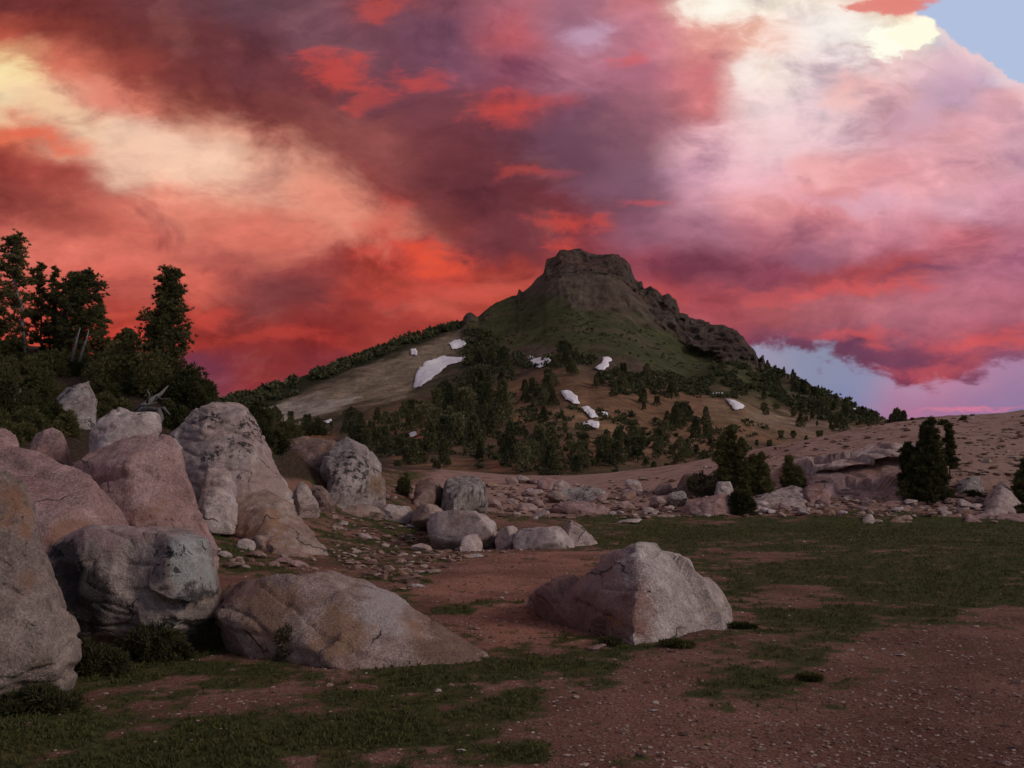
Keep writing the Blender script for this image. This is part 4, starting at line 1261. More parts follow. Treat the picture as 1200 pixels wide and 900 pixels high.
snow_patch('largest snow patch, a long white tongue under the left shoulder', [(485, 444), (489, 433), (503, 421), (520, 414), (547, 413), (545, 418), (526, 424), (516, 432), (506, 438), (493, 446)])
snow_patch('small ragged snow patch just above the largest tongue of snow', [(526, 403), (534, 398), (546, 397), (543, 403), (531, 406)])
snow_patch('tiny snow patch left of and above the largest tongue of snow', [(481, 411), (487, 410), (489, 416), (482, 417)])
snow_patch('smooth wedge of snow below the green upper slope', [(618, 422), (646, 424), (644, 433), (632, 438), (624, 433)])
snow_patch('hooked snow patch with a thin neck and a round foot', [(698, 440), (705, 434), (707, 426), (713, 425), (717, 428), (712, 431), (714, 438), (708, 443), (700, 443)])
snow_patch('slanting snow patch at the top of the orange soil', [(658, 466), (668, 466), (676, 472), (679, 480), (672, 481), (664, 474)])
snow_patch('middle snow patch of the three stepping down the orange soil', [(682, 488), (690, 486), (701, 494), (693, 496)])
snow_patch('lowest snow patch on the orange soil above the dark conifers', [(683, 505), (690, 503), (702, 504), (701, 510), (688, 509)])
snow_patch('little fleck of snow right of the slanting patch', [(705, 490), (712, 490), (712, 492), (706, 492)])
snow_patch('speckled snow patch higher on the tan right slope', [(832, 466), (846, 464), (847, 471), (835, 470)])
snow_patch('bent snow patch on the tan right slope below the speckled one', [(851, 476), (862, 477), (873, 486), (863, 489), (856, 484)])
snow_patch('thin snow patch far right near the foot of the rocky rib', [(999, 480), (1010, 481), (1011, 485), (1001, 483)])
snow_patch('short snow streak behind the upright leaning slab', [(331, 500), (345, 500), (346, 504), (331, 504)])
snow_patch('dot of snow on the orange soil left of the centre forest', [(480, 511), (487, 510), (488, 515), (481, 516)])
snow_patch('dab of snow by the pines at the end of the tan scree', [(380, 484), (388, 481), (389, 487), (382, 488)])

# ------------------------------------------------------------------ plants


def leaf_mat(name, cols, rough=0.85, trans=0.25):
    m, T = new_mat(name)
    pos = T.n('ShaderNodeNewGeometry').outputs['Position']
    rnd = T.n('ShaderNodeObjectInfo').outputs['Random']
    n = T.noise(pos, 1.7, 3.0, 0.6)
    rl = T.n('ShaderNodeNewGeometry').outputs['Random Per Island']
    k = T.math('ADD', T.math('MULTIPLY', n, 0.36), T.math('MULTIPLY', rl, 0.32))
    k = T.math('ADD', k, T.math('MULTIPLY', rnd, 0.34))
    c = T.ramp(k, [(0.25, cols[0]), (0.5, cols[1]), (0.78, cols[2])])
    b = finish(T, c, rough, None, 0.15)
    tr = T.n('ShaderNodeBsdfTranslucent')
    T.put(tr.inputs[0], c)
    mx = T.n('ShaderNodeMixShader')
    mx.inputs[0].default_value = trans
    out = [q for q in T.t.nodes if q.type == 'OUTPUT_MATERIAL'][0]
    T.t.links.new(b.outputs[0], mx.inputs[1])
    T.t.links.new(tr.outputs[0], mx.inputs[2])
    T.t.links.new(mx.outputs[0], out.inputs[0])
    return m


PINE = leaf_mat('pine_needles', ((0.050, 0.050, 0.020), (0.115, 0.108, 0.042), (0.21, 0.175, 0.075)))
MTREE = leaf_mat('mountain_conifer', ((0.056, 0.060, 0.030), (0.118, 0.116, 0.054), (0.20, 0.172, 0.084)))
SHRUB = leaf_mat('dwarf_pine', ((0.040, 0.042, 0.017), (0.092, 0.088, 0.034), (0.175, 0.145, 0.060)))
TWIG = leaf_mat('brown_twigs', ((0.05, 0.036, 0.026), (0.10, 0.074, 0.046), (0.15, 0.12, 0.07)), trans=0.1)
WEED = leaf_mat('meadow_herb', ((0.028, 0.030, 0.012), (0.062, 0.058, 0.024), (0.12, 0.085, 0.045)), trans=0.2)
GRASS = leaf_mat('grass_blades', ((0.034, 0.040, 0.012), (0.072, 0.078, 0.023), (0.145, 0.118, 0.046)), trans=0.3)


def bark_mat(name, a, b):
    m, T = new_mat(name)
    pos = T.n('ShaderNodeNewGeometry').outputs['Position']
    n = T.noise(T.mapping(pos, scale=(1, 1, 0.18)), 16.0, 5.0, 0.65)
    finish(T, T.ramp(n, [(0.35, a), (0.62, b)]), 0.9, n, 0.15, 0.02, 0.8)
    return m


BARK = bark_mat('pine_bark', (0.045, 0.034, 0.028), (0.13, 0.10, 0.085))
DEADW = bark_mat('weathered_wood', (0.15, 0.125, 0.115), (0.33, 0.28, 0.26))
GREYW = bark_mat('silver_dead_wood', (0.085, 0.075, 0.070), (0.20, 0.175, 0.165))


class MB:
    """collects triangles and quads of one mesh"""
    def __init__(self):
        self.v, self.f, self.n = [], [], 0

    def add(self, v, f):
        self.v.append(np.asarray(v, np.float32).reshape(-1, 3))
        self.f += [tuple(int(i) + self.n for i in q) for q in f]
        self.n += len(self.v[-1])

    def tris(self, v):
        v = np.asarray(v, np.float32).reshape(-1, 3)
        self.v.append(v)
        k = len(v) // 3
        a = np.arange(k * 3).reshape(-1, 3) + self.n
        self.f += a.tolist()
        self.n += len(v)

    def tube(self, path, rad, sides=6):
        path = np.asarray(path, float)
        m = len(path)
        tg = np.gradient(path, axis=0)
        tg /= np.linalg.norm(tg, axis=1)[:, None] + 1e-9
        ref = np.array((0.31, 0.94, 0.12))
        a = np.cross(tg, ref)
        a /= np.linalg.norm(a, axis=1)[:, None] + 1e-9
        b = np.cross(tg, a)
        ang = np.linspace(0, 2 * math.pi, sides, endpoint=False)
        rad = np.asarray(rad, float)
        ring = path[:, None] + rad[:, None, None] * (np.cos(ang)[None, :, None] * a[:, None] + np.sin(ang)[None, :, None] * b[:, None])
        f = grid_faces(m, sides, True).tolist()
        self.add(ring.reshape(-1, 3), f + [tuple(range(sides))[::-1], tuple(range((m - 1) * sides, m * sides))])

    def build(self, name, mats, parent=None, smooth=False, idx=None):
        v = np.concatenate(self.v)
        return mesh_obj(name, v, self.f, mats, parent, smooth, mat_idx=idx)


def tufts(rs, C, A, size, k, width=0.16, spread=0.75):
    """k needle blades at each centre C, fanning about the axis A"""
    n = len(C)
    d = rs.normal(size=(n, k, 3))
    d /= np.linalg.norm(d, axis=2)[..., None]
    d = d * spread + A[:, None]
    d /= np.linalg.norm(d, axis=2)[..., None]
    L = size[:, None, None] * rs.uniform(.6, 1.1, (n, k, 1))
    w = np.cross(d, rs.normal(size=(n, k, 3)))
    w /= np.linalg.norm(w, axis=2)[..., None] + 1e-9
    base = C[:, None] + d * L * 0.05
    mid = C[:, None] + d * L * 0.55
    tip = C[:, None] + d * L
    q = np.stack([base, mid + w * L * width, tip, tip, mid - w * L * width, base], 2)
    return q.reshape(-1, 3)


def pine(label, base, h, r, seed, prof, trunk=None, t0=0.15, nl=46, tuft=0.135, dens=2.6, pale=False, stems=1, group=None, rt=0.05):
    """a near pine with its trunk and crown; prof(t) is the crown's half-width share at height share t"""
    rs = np.random.RandomState(seed)
    root = empty('pine_tree', base)
    tag(root, label, 'tree', group)
    tk, cr = MB(), MB()
    for sidx in range(stems):
        if stems > 1:
            off = np.array((rs.uniform(-.62, .62) * r * (sidx > 0), rs.uniform(-.4, .4) * r, 0))
            hh = h * (1 if sidx == 0 else rs.uniform(.55, .97))
        else:
            off, hh = np.zeros(3), h
        path = np.array(trunk if trunk is not None else [(0, 0, 0), (.02, 0, .35), (-.015, .01, .7), (0, 0, 1.0)], float) * np.array((h, h, hh)) + off
        ts = np.linspace(0, 1, 14)
        pz = np.linspace(0, 1, len(path))
        P = np.stack([np.interp(ts, pz, path[:, i]) for i in range(3)], -1)
        P[1:-1, :2] += rs.normal(size=(12, 2)) * 0.008 * h
        P[0, 2] -= 0.25
        tk.tube(P, rt * (1 - ts * 0.86) * h / 4.0 * (1.3 if stems == 1 else .8), 7)
        Cs, As, Ss = [], [], []
        for i in range(nl):
            t = t0 + (1 - t0) * (i + rs.rand()) / nl
            o = np.array([np.interp(t, ts, P[:, j]) for j in range(3)])
            az = rs.uniform(0, 2 * math.pi)
            ln = r * prof(t) * rs.uniform(.35, 1.1) * (1 if stems == 1 else .58)
            if ln < 0.03:
                ln = 0.05
            up = rs.uniform(.1, .55) + 0.8 * max(0, t - .7)
            dr = np.array((math.cos(az), math.sin(az), up * .6))
            m = 5
            lt = np.linspace(0, 1, m)
            limb = o + dr * (lt * ln)[:, None] + np.array((0, 0, 1.0)) * (lt ** 2 * ln * 0.35 * up)[:, None] + rs.normal(size=(m, 3)) * 0.02 * ln * lt[:, None]
            tk.tube(limb, np.linspace(.016, .005, m) * h / 4, 4)
            nt = max(3, int(dens * (4 + 9 * ln / max(r, .01))))
            u = np.concatenate([rs.uniform(.35, 1.0, nt - 2), [1.0, .92]])
            pos = np.stack([np.interp(u, lt, limb[:, j]) for j in range(3)], -1) + rs.normal(size=(len(u), 3)) * np.array((.10, .10, .07)) * (0.35 + ln)
            ax = dr / np.linalg.norm(dr) * .5 + np.array((0, 0, .75))
            Cs.append(pos)
            As.append(np.repeat(ax[None], len(u), 0))
            Ss.append(tuft * rs.uniform(.7, 1.2, len(u)))
        top = P[-1] + rs.normal(size=(8, 3)) * np.array((.05, .05, .09)) * h * .3
        Cs.append(top)
        As.append(np.repeat(np.array([[0, 0, 1.0]]), 8, 0))
        Ss.append(np.full(8, tuft))
        cr.tris(tufts(rs, np.concatenate(Cs), np.concatenate(As), np.concatenate(Ss), 20, 0.085))
    tk.build('trunk', (DEADW if pale else BARK,), root, True)
    cr.build('crown', (PINE,), root)
    return root


def shrub_mesh(seed, rx, ry, rz, leaf, n, mat, flat_base=True, lumps=14, name='dwarf_pine_bush'):
    rs = np.random.RandomState(seed)
    mb = MB()
    c = rs.normal(size=(lumps, 3))
    c /= np.linalg.norm(c, axis=1)[:, None]
    c *= rs.uniform(.25, .85, (lumps, 1))
    c[:, 2] = np.abs(c[:, 2]) * 0.9
    lr = rs.uniform(.18, .42, lumps)
    pick = rs.randint(0, lumps, n)
    d = rs.normal(size=(n, 3))
    d /= np.linalg.norm(d, axis=1)[:, None]
    rad = lr[pick] * rs.uniform(.55, 1.05, n)
    C = c[pick] + d * rad[:, None]
    C[:, 2] = np.maximum(C[:, 2], -0.05)
    sc = np.array((rx, ry, rz))
    A = d * .7 + np.array((0, 0, .6))
    mb.tris(tufts(rs, C * sc, A, np.full(n, leaf) * rs.uniform(.7, 1.2, n), 10, 0.09, .85))
    # woody stems
    nf = len(mb.f)
    for i in range(7):
        q = c[i % lumps] * sc * .85
        mb.tube([(q[0] * .1, q[1] * .1, -.1 * rz), tuple(q * .5), tuple(q)], (.03 * rz, .02 * rz, .008 * rz), 4)
    me_o = mb.build(name, (mat, BARK), None, False, [0] * nf + [1] * (len(mb.f) - nf))
    return me_o


def shrub(label, px, py, w, h, Y=None, mat=None, leaf=0.11, n=1500, seed=1, depth=0.8, name='dwarf_pine_bush', cat='bush', group=None):
    Y = Y or ground_hit(px, py)
    rx, rz = w * Y / F * 0.5, h * Y / F
    o = shrub_mesh(seed, rx * 1.02, rx * depth, rz * 0.95, leaf, n, mat or SHRUB, name=name)
    x = (px - 600) / F * Y
    yy = Y + rx * depth * 0.35
    zb = CAMH + (HZ - py) / F * Y
    o.location = (x, yy, min(zb, float(H(x, yy)) + 0.05) if Y < 60 else zb)
    return tag(o, label, cat, group)


def at_px(px, py, Y):
    return U(px, py, Y)


def col_prof(t):
    return 0.55 + 0.45 * math.sin(min(1, t * 1.1) * math.pi) if t < .93 else 0.3


def cone_prof(t):
    return max(.12, (1 - t) ** .75)


def cone2_prof(t):           # narrow spire with a wavy outline
    return max(.14, (1 - t) ** .55) * (0.82 + 0.25 * math.sin(t * 23))


def tall_prof(t):            # narrow head, broad middle
    return float(np.interp(t, [0, .16, .28, .36, .62, .70, .9, 1.0], [.4, .5, .55, 1.0, 1.0, .62, .52, .25]))


def px_pine(label, bx, by, ty, halfw, Y, seed, prof, trunk_px=None, **kw):
    if Y > 34 and bx < 300:
        Y = min(Y, ground_hit(bx, by + 3))
    b = at_px(bx, by + 2, Y)
    h = (by - ty) * Y / F
    tr = None
    if trunk_px:
        tr = [((x - bx) / (by - ty), 0.0, (by - y) / (by - ty)) for x, y in trunk_px]
    return pine(label, b, h, halfw * Y / F, seed, prof, tr, **kw)


LT = 'whitebark pines on the left hill'
px_pine('tall ragged pine at the left edge with a bare pale leaning trunk', 29, 412, 277, 21, 38, 1, col_prof, [(29, 412), (26, 365), (16, 325), (14, 300), (20, 277)], t0=.04, nl=90, pale=True, group=LT, dens=2.0)
px_pine('dark conical pine cut by the left edge of the photo', -6, 415, 326, 26, 36, 2, cone_prof, nl=60, group=LT, dens=2.0)
px_pine('slim pine right of the tall ragged one', 47, 412, 311, 16, 39, 3, col_prof, nl=56, t0=.1, group=LT, dens=2.0)
px_pine('narrow pointed pine between the slim pine and the forked one', 65, 412, 314, 12, 38.5, 4, cone_prof, nl=56, t0=.08, group=LT, dens=2.0)
px_pine('forked pine with a pale stem left of the steeply leaning trunk', 76, 412, 322, 19, 38, 5, col_prof, [(74, 412), (77, 385), (83, 345), (92, 322)], t0=.05, nl=84, pale=True, group=LT, dens=2.4)
px_pine('broad crowned pine on a bare pale leaning trunk', 83, 424, 319, 25, 37, 6, col_prof, [(83, 424), (92, 385), (100, 345), (104, 319)], t0=.12, nl=96, pale=True, group=LT, dens=2.0)
px_pine('low dense pine at the right end of the left-hand cluster', 117, 426, 352, 20, 37.5, 7, cone_prof, nl=60, t0=.05, group=LT, dens=2.0)
px_pine('small pine top peeping over the bushes left of the lone tall pine', 149, 418, 387, 14, 39, 8, col_prof, nl=34, t0=.2, group=LT, dens=2.0, rt=.12)
px_pine('lone tall bushy pine on the crest between the bushes', 194, 462, 318, 30, 35, 9, tall_prof, [(194, 462), (192, 420), (194, 370), (200, 318)], nl=190, t0=.16, pale=True, group=LT, dens=2.4, tuft=.13, rt=.045)

LB = 'dwarf pine bushes on the left hill'
for i, (lab, px, py, w, h, Y) in enumerate((
        ('dark bush at the left edge under the tall ragged pine', 18, 470, 100, 74, 34),
        ('dark bush below the broad crowned pine', 84, 442, 76, 52, 36),
        ('bush between the leaning trunks and the small pine top', 132, 462, 80, 70, 35),
        ('wide low bush spreading left of the lone tall pine', 172, 470, 86, 74, 34.5),
        ('dense rounded bush around the foot of the lone tall pine', 220, 490, 70, 72, 33),
        ('dark bush right of the lone tall pine sloping to the leaning slab', 238, 494, 34, 50, 31),
        ('dark bush left of the steep grey rock face', 34, 505, 70, 56, 29),
        ('leafy bush filling the gap between the two pink domes', 92, 548, 54, 52, 19.5),
        ('shadowy bush at the left edge beside the silver snag', 2, 500, 50, 60, 31),
        ('bush on the crest behind the low dense pine', 140, 420, 60, 26, 42),
        ('low bush hanging over the pale layered ledge', 128, 490, 50, 28, 29),
        ('dark bush right of the weathered dead wood', 206, 506, 44, 44, 27),
        ('bush at the very left crest behind the conical pine', -20, 430, 70, 50, 38),
        ('dark gap-filling bush under the mauve rock', 44, 540, 26, 36, 20.5),
        ('olive bush just right of the top of the leaning slab', 296, 500, 50, 28, 46),
        ('olive bush on the shoulder behind the spotted boulder', 330, 514, 50, 24, 56))):
    Yh = ground_hit(px, py) if Y > 25 else Y
    shrub(lab, px, py, w, h, Yh, SHRUB, leaf=0.15 if Y > 25 else .11, n=2300, seed=60 + i, group=LB)
rs_ = random.Random(31)
hill_poly = [(-40, 470), (0, 425), (60, 418), (150, 425), (200, 450), (250, 478), (250, 500), (215, 505), (120, 500), (60, 520), (20, 540), (-40, 560)]
k_ = 0
while k_ < 40:
    x_, y_ = rs_.uniform(-40, 250), rs_.uniform(418, 545)
    if poly_sd(np.array([x_]), np.array([y_]), hill_poly)[0] < 0 or (52 < x_ < 122 and 452 < y_ < 500 + 0) or (140 < x_ < 205 and 470 < y_ < 512):
        continue
    shrub('low dark bush in the thick cover over the left hill', x_, y_, rs_.uniform(34, 62), rs_.uniform(26, 42), None, SHRUB, leaf=.15, n=1100, seed=160 + k_, group='low bushes covering the left hill')
    k_ += 1
k_ = 0
for x_, y_, w_, h_ in ((318, 528, 44, 26), (345, 512, 40, 20), (300, 516, 40, 24), (372, 508, 40, 20), (306, 540, 26, 20)):
    shrub('bush in the row filling the slope right of the leaning slab', x_, y_, w_, h_, None, SHRUB, leaf=.2, n=900, seed=190 + k_, group='bushes right of the leaning slab')
    k_ += 1

# weathered dead wood over the ledge
dw = empty('dead_tree', at_px(158, 500, 27))
tag(dw, 'weathered grey fallen dead tree with bare limbs under the lone tall pine', 'dead tree')


def rel(px, py, Y, o):
    q = U(px, py, Y)
    return (q[0] - o.location[0], q[1] - o.location[1], q[2] - o.location[2])


for nm, pts, rr in (('trunk', ((148, 506, 26.6), (154, 494, 26.8), (163, 484, 27), (170, 474, 27.2), (180, 467, 27.5), (188, 462, 27.8), (197, 452, 28.2)), (.11, .10, .10, .085, .07, .05, .015)),
                    ('limb', ((160, 486, 27), (168, 480, 26.8), (177, 479, 26.6), (186, 480, 26.5), (192, 478, 26.4), (199, 486, 26.2)), (.07, .065, .055, .05, .04, .015)),
                    ('limb', ((156, 482, 27), (165, 475, 26.8), (173, 475, 26.7), (184, 471, 26.6)), (.05, .04, .03, .01)),
                    ('limb', ((172, 473, 27.2), (175, 462, 27.0), (172, 456, 26.9)), (.035, .025, .008)),
                    ('limb', ((184, 465, 27.5), (190, 468, 27.1), (196, 467, 26.9)), (.03, .02, .008)),
                    ('root', ((186, 480, 26.4), (189, 490, 26.1), (184, 498, 26.0), (182, 514, 25.6)), (.06, .075, .085, .11))):
    mb = MB()
    mb.tube([rel(*p, dw) for p in pts], rr, 8)
    mb.build(nm, (GREYW,), dw, True)
sn = empty('dead_snag', at_px(15, 500, 28))
tag(sn, 'short silver dead snag among bushes at the left edge', 'dead snag')
mb = MB()
mb.tube([rel(16, 500, 28, sn), rel(15, 470, 28, sn), rel(11, 445, 28, sn)], (.10, .08, .03), 7)
mb.build('trunk', (GREYW,), sn, True)
mb = MB()
mb.tube([rel(15, 478, 28, sn), rel(22, 466, 27.8, sn), rel(24, 456, 27.7, sn)], (.05, .04, .015), 5)
mb.build('limb', (GREYW,), sn, True)
for lab, pts in (('thin pale dead stem standing beside the forked pine', ((84, 424, 35.4), (89, 402, 35.4), (94, 384, 35.5))), ('crooked dead stem right of the thin pale one', ((93, 424, 35.2), (97, 410, 35.2), (102, 396, 35.4), (104, 386, 35.5)))):
    o_ = empty('dead_snag', at_px(pts[0][0], pts[0][1], pts[0][2]))
    tag(o_, lab, 'dead snag')
    mb = MB()
    mb.tube([rel(*p, o_) for p in pts], np.linspace(.055, .018, len(pts)), 7)
    mb.build('trunk', (GREYW,), o_, True)

# conifers at the foot of the right slope
RT = 'dark conifers at the far edge of the meadow'
def rt(label, bx, by, ty, hw, seed, prof, **kw):
    Y = ground_hit(bx, by)
    return px_pine(label, bx, by + 2, ty, hw, Y, seed, prof, group=RT, **kw)


rt('tallest dark clump of conifers in front of the granite slope', 1088, 588, 493, 34, 21, cone2_prof, nl=90, t0=.03, stems=7, dens=1.7, tuft=.22)
rt('slim dark conifer touching the right side of the tallest clump', 1112, 560, 498, 9, 22, cone_prof, nl=50, t0=.2, dens=1.4, tuft=.22)
rt('tall loose conifer left of the pair at the meadow edge', 860, 582, 500, 24, 23, cone2_prof, nl=90, t0=.10, stems=3, dens=1.5, tuft=.22)
rt('dark conifer in the middle of the three at the meadow edge', 893, 580, 532, 19, 24, cone2_prof, nl=80, t0=.05, stems=3, dens=1.5, tuft=.2)
rt('compact pointed conifer right of the three at the meadow edge', 925, 576, 535, 16, 25, cone_prof, nl=100, t0=.03, stems=2, dens=1.5, tuft=.2)
rt('dark conifer at the right edge of the photo', 1203, 590, 540, 14, 26, col_prof, nl=70, t0=.05, stems=2, dens=1.4, tuft=.24)
shrub('low round dark bush in front of the loose conifer', 866, 604, 38, 34, None, SHRUB, .22, 1500, 90)
shrub('brown bare twiggy bush left of the loose conifer', 828, 582, 52, 30, None, TWIG, .18, 1500, 91, name='twiggy_bush')
shrub('small bush on the ledge of the granite face', 984, 549, 11, 12, 53.0, SHRUB, .16, 300, 92)
shrub('tuft of leaves halfway down the granite face', 994, 571, 8, 7, 52.2, SHRUB, .13, 200, 93)
shrub('dark bush by the slate overhang at the right', 1140, 584, 20, 10, 47.2, SHRUB, .16, 400, 94)
shrub('tiny bush on the skyline of the right slope', 1130, 494, 12, 9, 66, SHRUB, .18, 250, 95)
shrub('low bush under the pale broken boulder at the right', 1200, 604, 26, 12, None, SHRUB, .16, 400, 96)
shrub('small bush at the top left of the tallest conifer clump', 1106, 500, 14, 10, 64, SHRUB, .18, 250, 97)
shrub('small green bush between the spotted and the squat boulder', 473, 582, 20, 34, 42.5, SHRUB, .2, 600, 98)

# ------------------------------------------------------------------ conifers on the mountain, many copies of six
def far_tree_mesh(seed, kind):
    rs = np.random.RandomState(seed)
    mb = MB()
    n = 260
    t = rs.uniform(0.06, 1, n) ** 0.85
    az = rs.uniform(0, 2 * math.pi, n)
    if kind == 'cone':
        rr = (1 - t) ** .8 * .30 + .03
    elif kind == 'round':
        rr = np.sqrt(np.clip(1 - (2 * t - .9) ** 2, 0, 1)) * .40 + .03
    else:
        rr = .18 + .17 * np.sin(t * 9 + seed) * (1 - t) + .12 * (1 - t)
    rr = rr * rs.uniform(.5, 1.12, n) * (1 + .25 * np.sin(az * 2 + seed + t * 7))
    C = np.stack([rr * np.cos(az), rr * np.sin(az), t * .95], -1)
    A = np.stack([np.cos(az), np.sin(az), np.full(n, .9)], -1) * .6
    mb.tris(tufts(rs, C, A, np.full(n, .13), 8, .16, .85))
    nf = len(mb.f)
    mb.tube([(0, 0, -.15), (.01, 0, .4), (0, 0, .9)], (.03, .022, .006), 5)
    o = mb.build('conifer', (MTREE, BARK), None, False, [0] * nf + [1] * (len(mb.f) - nf))
    me = o.data
    bpy.data.objects.remove(o)
    return me


FAR = [far_tree_mesh(200 + i, k) for i, k in enumerate(('cone', 'cone', 'loose', 'round', 'loose', 'cone', 'cone', 'loose'))]
random.seed(11)


def far_tree(px, py, h, fat=1.0):
    P = MS(px, py)
    o = bpy.data.objects.new('conifer', FAR[random.randrange(len(FAR))])
    s = h * P[1] / F
    o.scale = (s * fat * random.uniform(.5, .85), s * fat * random.uniform(.5, .85), s)
    o.rotation_euler = (0, 0, random.uniform(0, 6.28))
    o.location = (P[0], P[1] - 0.5, P[2] - 0.05 * s)
    COL.objects.link(o)
    return o


def forest(n, poly, hr, place, group, fat=1.0):
    xs = [p[0] for p in poly]
    ys = [p[1] for p in poly]
    got = []
    tries = 0
    while len(got) < n and tries < n * 60:
        tries += 1
        x, y = random.uniform(min(xs), max(xs)), random.uniform(min(ys), max(ys))
        if poly_sd(np.array([x]), np.array([y]), poly)[0] < 0:
            continue
        if any(abs(x - g[0]) < hr[0] * .28 and abs(y - g[1]) < hr[0] * .16 for g in got):
            continue
        h = random.uniform(*hr) * random.choice((.55, .8, .94, 1.0))
        if any(x + h * .30 > q[0] and x - h * .30 < q[1] and y > q[2] and y - h * .92 < q[3] for q in SNOW):
            continue
        got.append((x, y, h, far_tree(x, y, h, fat)))
    names = {}
    for key, word in ((lambda g: g[0], 'leftmost'), (lambda g: -g[0], 'rightmost'), (lambda g: -g[2], 'tallest'), (lambda g: -g[1], 'lowest'), (lambda g: g[1], 'highest')):
        for g in sorted(got, key=key):
            if g[3].name not in names:
                names[g[3].name] = word
                break
    for g in got:
        w = names.get(g[3].name)
        lab = f'{w} dark conifer {place}' if w else f'dark conifer {place}'
        tag(g[3], lab, 'tree', group)


forest(22, [(500, 500), (515, 478), (560, 470), (590, 500), (603, 548), (585, 560), (520, 560), (498, 535)], (34, 62), 'in the big thicket at the centre of the mountain foot', 'conifers of the centre thicket', 1.1)
forest(9, [(505, 470), (540, 450), (575, 462), (570, 482), (510, 482)], (20, 34), 'above the big centre thicket', 'conifers above the centre thicket', 1.2)
forest(22, [(286, 500), (300, 482), (350, 488), (400, 494), (440, 478), (480, 470), (490, 482), (430, 505), (340, 512)], (15, 27), 'in the belt below the tan scree', 'conifers below the tan scree', 1.3)
forest(16, [(395, 520), (440, 500), (490, 500), (500, 540), (470, 560), (450, 540)], (20, 34), 'among the orange rocks left of the centre thicket', 'conifers among the orange rocks', 1.2)
forest(14, [(606, 556), (625, 536), (660, 526), (690, 545), (690, 566), (610, 566)], (28, 44), 'in the clump right of the centre thicket', 'conifers right of the centre thicket', 1.2)
forest(13, [(700, 540), (720, 520), (760, 524), (778, 546), (740, 556), (704, 554)], (26, 40), 'in the clump below the three stepping snow patches', 'conifers below the stepping snow patches', 1.2)
forest(15, [(765, 520), (775, 496), (815, 490), (834, 506), (825, 535), (790, 545), (768, 540)], (24, 38), 'in the dark clump above the brown twiggy bush', 'conifers above the twiggy bush', 1.25)
forest(10, [(642, 448), (645, 428), (680, 424), (688, 444), (665, 452)], (15, 24), 'in the dark patch between the wedge and the hooked snow', 'conifers between the snow patches', 1.3)
forest(16, [(600, 462), (640, 452), (660, 470), (650, 490), (610, 476)], (16, 28), 'below the wedge of snow', 'conifers below the wedge of snow', 1.3)
forest(18, [(690, 462), (730, 446), (790, 452), (810, 474), (760, 486), (705, 480)], (12, 22), 'below the hooked snow patch', 'conifers below the hooked snow patch', 1.4)
forest(14, [(548, 470), (552, 430), (590, 415), (605, 440), (590, 465)], (14, 26), 'right of the largest tongue of snow', 'conifers right of the largest snow patch', 1.4)
forest(30, [(880, 468), (900, 448), (1000, 480), (1050, 498), (1040, 512), (960, 500), (890, 490)], (9, 19), 'on the right-hand flank under the rocky rib', 'conifers on the right flank', 1.3)
forest(12, [(890, 426), (905, 432), (965, 460), (1020, 486), (1010, 488), (940, 455)], (6, 13), 'along the crest of the right-hand flank', 'conifers on the right crest', 1.2)
forest(12, [(880, 520), (930, 500), (1000, 505), (960, 522), (900, 535)], (10, 20), 'in the hollow behind the granite slope', 'conifers behind the granite slope', 1.3)
forest(10, [(590, 520), (640, 500), (690, 515), (640, 530)], (10, 18), 'on the tan soil right of the centre thicket', 'conifers on the tan soil', 1.4)
forest(16, [(440, 505), (500, 490), (520, 560), (470, 565), (445, 540)], (8, 16), 'among the low bushes on the orange soil left of the centre thicket', 'low bushes left of the centre thicket', 2.0)
forest(16, [(690, 560), (790, 545), (830, 520), (860, 545), (800, 560), (720, 570)], (8, 18), 'in the bushy strip above the smooth tan slope', 'bushes above the tan slope', 1.9)
for px, py, h, lab in ((1050, 504, 30, 'tallest of the small conifers on the skyline at the right end of the mountain'), (1058, 503, 26, 'bushy conifer right beside the tallest one on the right skyline'), (1044, 504, 22, 'small conifer left of the tallest one on the right skyline'),
                       (1068, 500, 12, 'low round bush on the right skyline'), (1010, 490, 15, 'dark tree beside the thin far right snow patch')):
    tag(far_tree(px, py, h, 1.3), lab, 'tree', 'skyline trees right of the mountain')


